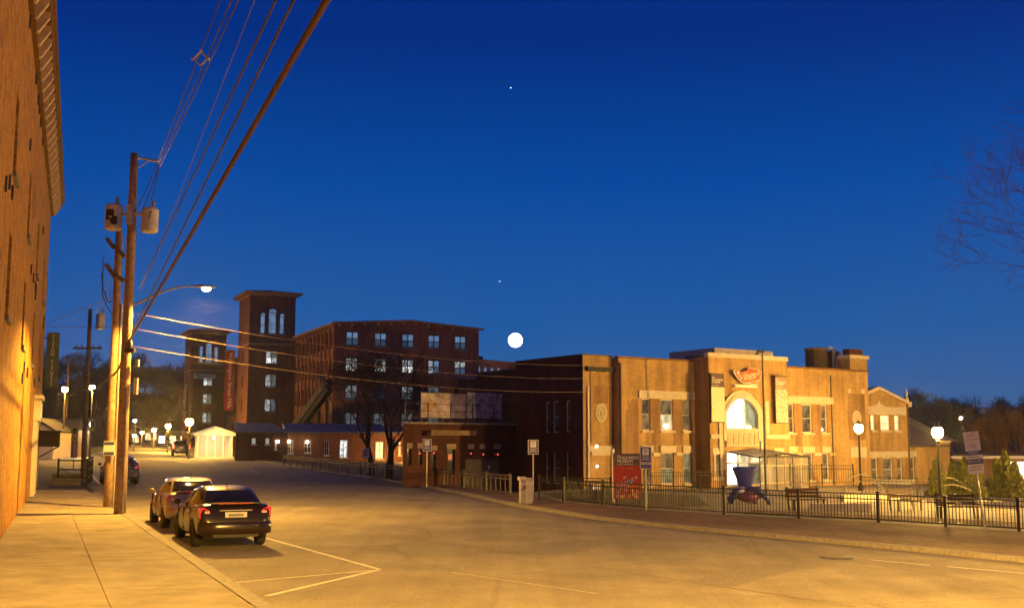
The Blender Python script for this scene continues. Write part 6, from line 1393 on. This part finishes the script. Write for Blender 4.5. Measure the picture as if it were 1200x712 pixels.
b.build('roof', M_bw, o); MB().box(-hw_ - .2, hw_ + .2, -1.7, 1.8, -.3, .12).build('floor', M_bw, o); MB().box(-hw_, hw_, 1.5, 1.65, .12, zt - .86).build('back_wall', M_bw, o)
for i in range(5):
    x = -hw_ + i * hw_ / 2; MB().lathe([(.14, .12), (.14, .22), (.1, .26), (.09, zt - 1.0), (.14, zt - .95), (.14, zt - .86)], 10, (x, -1.6, 0)).build('column', M_bw, o)
for sg in (-1, 1):
    for i in range(3): MB().lathe([(.14, .12), (.14, .22), (.1, .26), (.09, zt - 1.0), (.14, zt - .95), (.14, zt - .86)], 10, (sg * hw_, -.6 + i * .9, 0)).build('column', M_bw, o)
MB().ball((0, -.4, zt - 1.05), .12, 10, 6).build('ceiling_lamp', emitm('pav_lamp', (1, .85, .55), 30), o, True); lamp_light('pavilion_light', o, (0, -.6, zt - 1.2), 160, (1, .75, .4), .15)
lamp_light('pavilion_light', o, (0, -3.2, 1.9), 110, (1, .75, .4), .15)
# left gabled white house, yellow crossing signs
v = atY(46, 520, 108); o = thing('white_house', 'cream gabled house end across the side street behind the entry canopy', 'building', (v.x, 108, gp(v.x, 108)), R(8)); zt = atY(46, 491, 108).z - o.location.z
b = MB(); b.prism([(-1.8, -.3), (1.25, -.3), (1.25, zt - 1.0), (-.4, zt), (-1.8, zt - .9)], 0, 7, 'y'); b.build('wall', mat('siding_cream', (.68, .58, .40), .7, ns=3, na=.1), o)
for (a, c) in (((-2.1, zt - 1.05), (-.4, zt + .12)), ((1.6, zt - 1.15), (-.4, zt + .12))): MB().bar((a[0], 3.3, a[1]), (c[0], 3.3, c[1]), 7.4, .14).build('roof', M_roof, o)
window(o, -.5, -.06, zt - 2.2, .8, 1.0, gm=LIT_D, fm=M_white)
o = thing('brown_house', 'dim brown house right of the cream gabled house', 'building', (atY(62, 520, 116).x, 116, gp(-50, 116)), R(8)); zt = atY(62, 493, 116).z - o.location.z
MB().box(-1.7, 2.4, 0, 6, -.3, zt - .9).build('wall', mat('siding_brown', (.22, .12, .07), .8, ns=3, na=.2), o)
b = MB(); b.add([(-2, -.3, zt - .9), (2.7, -.3, zt - .9), (2.7, 6.3, zt - .9), (-2, 6.3, zt - .9), (-2, 3, zt + .3), (2.7, 3, zt + .3)], [(0, 1, 5, 4), (2, 3, 4, 5), (1, 2, 5), (3, 0, 4)]); b.build('roof', M_roof, o)
window(o, .3, -.06, zt - 2.4, .9, 1.1, gm=LIT_D, fm=M_framew)
def diamond(label, px, py, Y, col, r=.42):
    v = atY(px, py, Y); z0 = gp(v.x, Y); o = thing('crossing_sign', label, 'sign', (v.x, Y, z0), R(15), 'yellow diamond crossing signs'); h = v.z - z0
    MB().tube([(0, .04, 0), (0, .04, h)], .045, 8).build('post', M_metal, o)
    MB().prism([(0, h - r), (r, h), (0, h + r), (-r, h)], -.02, .01, 'y').build('diamond', col, o); MB().box(-.24, .24, -.02, .01, h - r - .42, h - r - .08).build('plaque', col, o)
    MB().box(-.05, .05, -.03, -.021, h - .16, h + .12).ball((.0, -.025, h + .2), .06, 8, 5).build('symbol', M_textd, o)
M_yel = mat('sign_yellow', (.70, .55, .06), .5, ns=4, na=.1); M_ygr = mat('sign_lime', (.42, .55, .06), .5, ns=4, na=.1)
diamond('lime diamond crossing sign by the side street', 88, 504.5, 82, M_ygr, .30); diamond('yellow diamond sign left of the dark vehicle', 197, 509.5, 138, M_yel, .42); diamond('yellow diamond sign below the brightest far lamp', 222, 511, 116, M_yel, .42)
# wooden gate post at the crossing
v = gnd(88, 535); o = thing('wooden_post', 'short brown wooden post below the lime crossing sign', 'post', g3(*v)); MB().box(-.16, .16, -.16, .16, -.1, 1.2).prism([(-.2, -.2), (.2, -.2), (.2, .2), (-.2, .2)], 1.2, 1.28, 'z').build('shaft', M_wood, o)
# street lamp over the far pavement, outside the right of the frame, on its own pole
pr_ = (25.0, 9.0); pR = pole('utility pole on the museum side outside the right edge', *pr_, 11.0, .17, .12, group=None)
LR = Vector((pr_[0], pr_[1], 9.0)); cobra('street lamp on the right pole outside the frame', LR, LR + Vector((-2.6, -.6, .7)), 80000, 158)
lamp_post('globe lamp post in the plaza beyond the right edge', 0, 0, 0, 28000, (38., 46.), 5.2)

# two bright stars and small lit houses at the street end
for k, (px, py, lab) in enumerate(((598.5, 103, 'tiny white star high in the middle of the sky'), (585.5, 329.5, 'tiny white star just above the moon'))):
    tag(MB().ball(atY(px, py, 2800), 1.15, 8, 6).build('star', emitm('star_glow', (.9, .95, 1), 4)), lab, 'star')
for k, (px, Y, w_, lab) in enumerate(((205, 262, 7, 'small lit shop front right of the street end'), (186, 285, 6, 'small lit house in the middle of the street end'), (150, 275, 7, 'small lit house left of the street end behind the poles'))):
    x = (px - 600) / FPX * Y; o = thing('street_end_house', lab, 'building', (x, Y, hz(x, Y)), R(12), 'houses at the street end')
    MB().box(-w_ / 2, w_ / 2, 0, 7, -.5, 3.6).build('wall', mat('house_tan', (.34, .24, .15), .8, ns=2, na=.2), o)
    MB().prism([(-w_ / 2 - .4, 3.6), (w_ / 2 + .4, 3.6), (0, 5.6)], -.4, 7.4, 'y').build('roof', M_roof, o)
    for i in range(3): window(o, -w_ / 3 + i * w_ / 3, -.06, .7, w_ / 5, 1.7, gm=LIT_W if (i + k) % 3 else LIT_B, fm=M_framew)

# ---------------------------------------------------------------- thin haze added to give the lamps a glow
hzb = MB().box(-6000, 6000, -6000, 6000, -4, 64).build('haze', M_white); hzb['kind'] = 'stuff'
m = bpy.data.materials.new('glow_haze'); m.use_nodes = True; t = m.node_tree; t.nodes.clear()
mo2 = t.nodes.new('ShaderNodeOutputMaterial'); pv = t.nodes.new('ShaderNodeVolumePrincipled')
pv.inputs['Color'].default_value = (.9, .92, 1, 1); pv.inputs['Density'].default_value = .00015; pv.inputs['Anisotropy'].default_value = .85
t.links.new(pv.outputs[0], mo2.inputs['Volume']); hzb.data.materials.clear(); hzb.data.materials.append(m)
sc.cycles.volume_bounces = 0
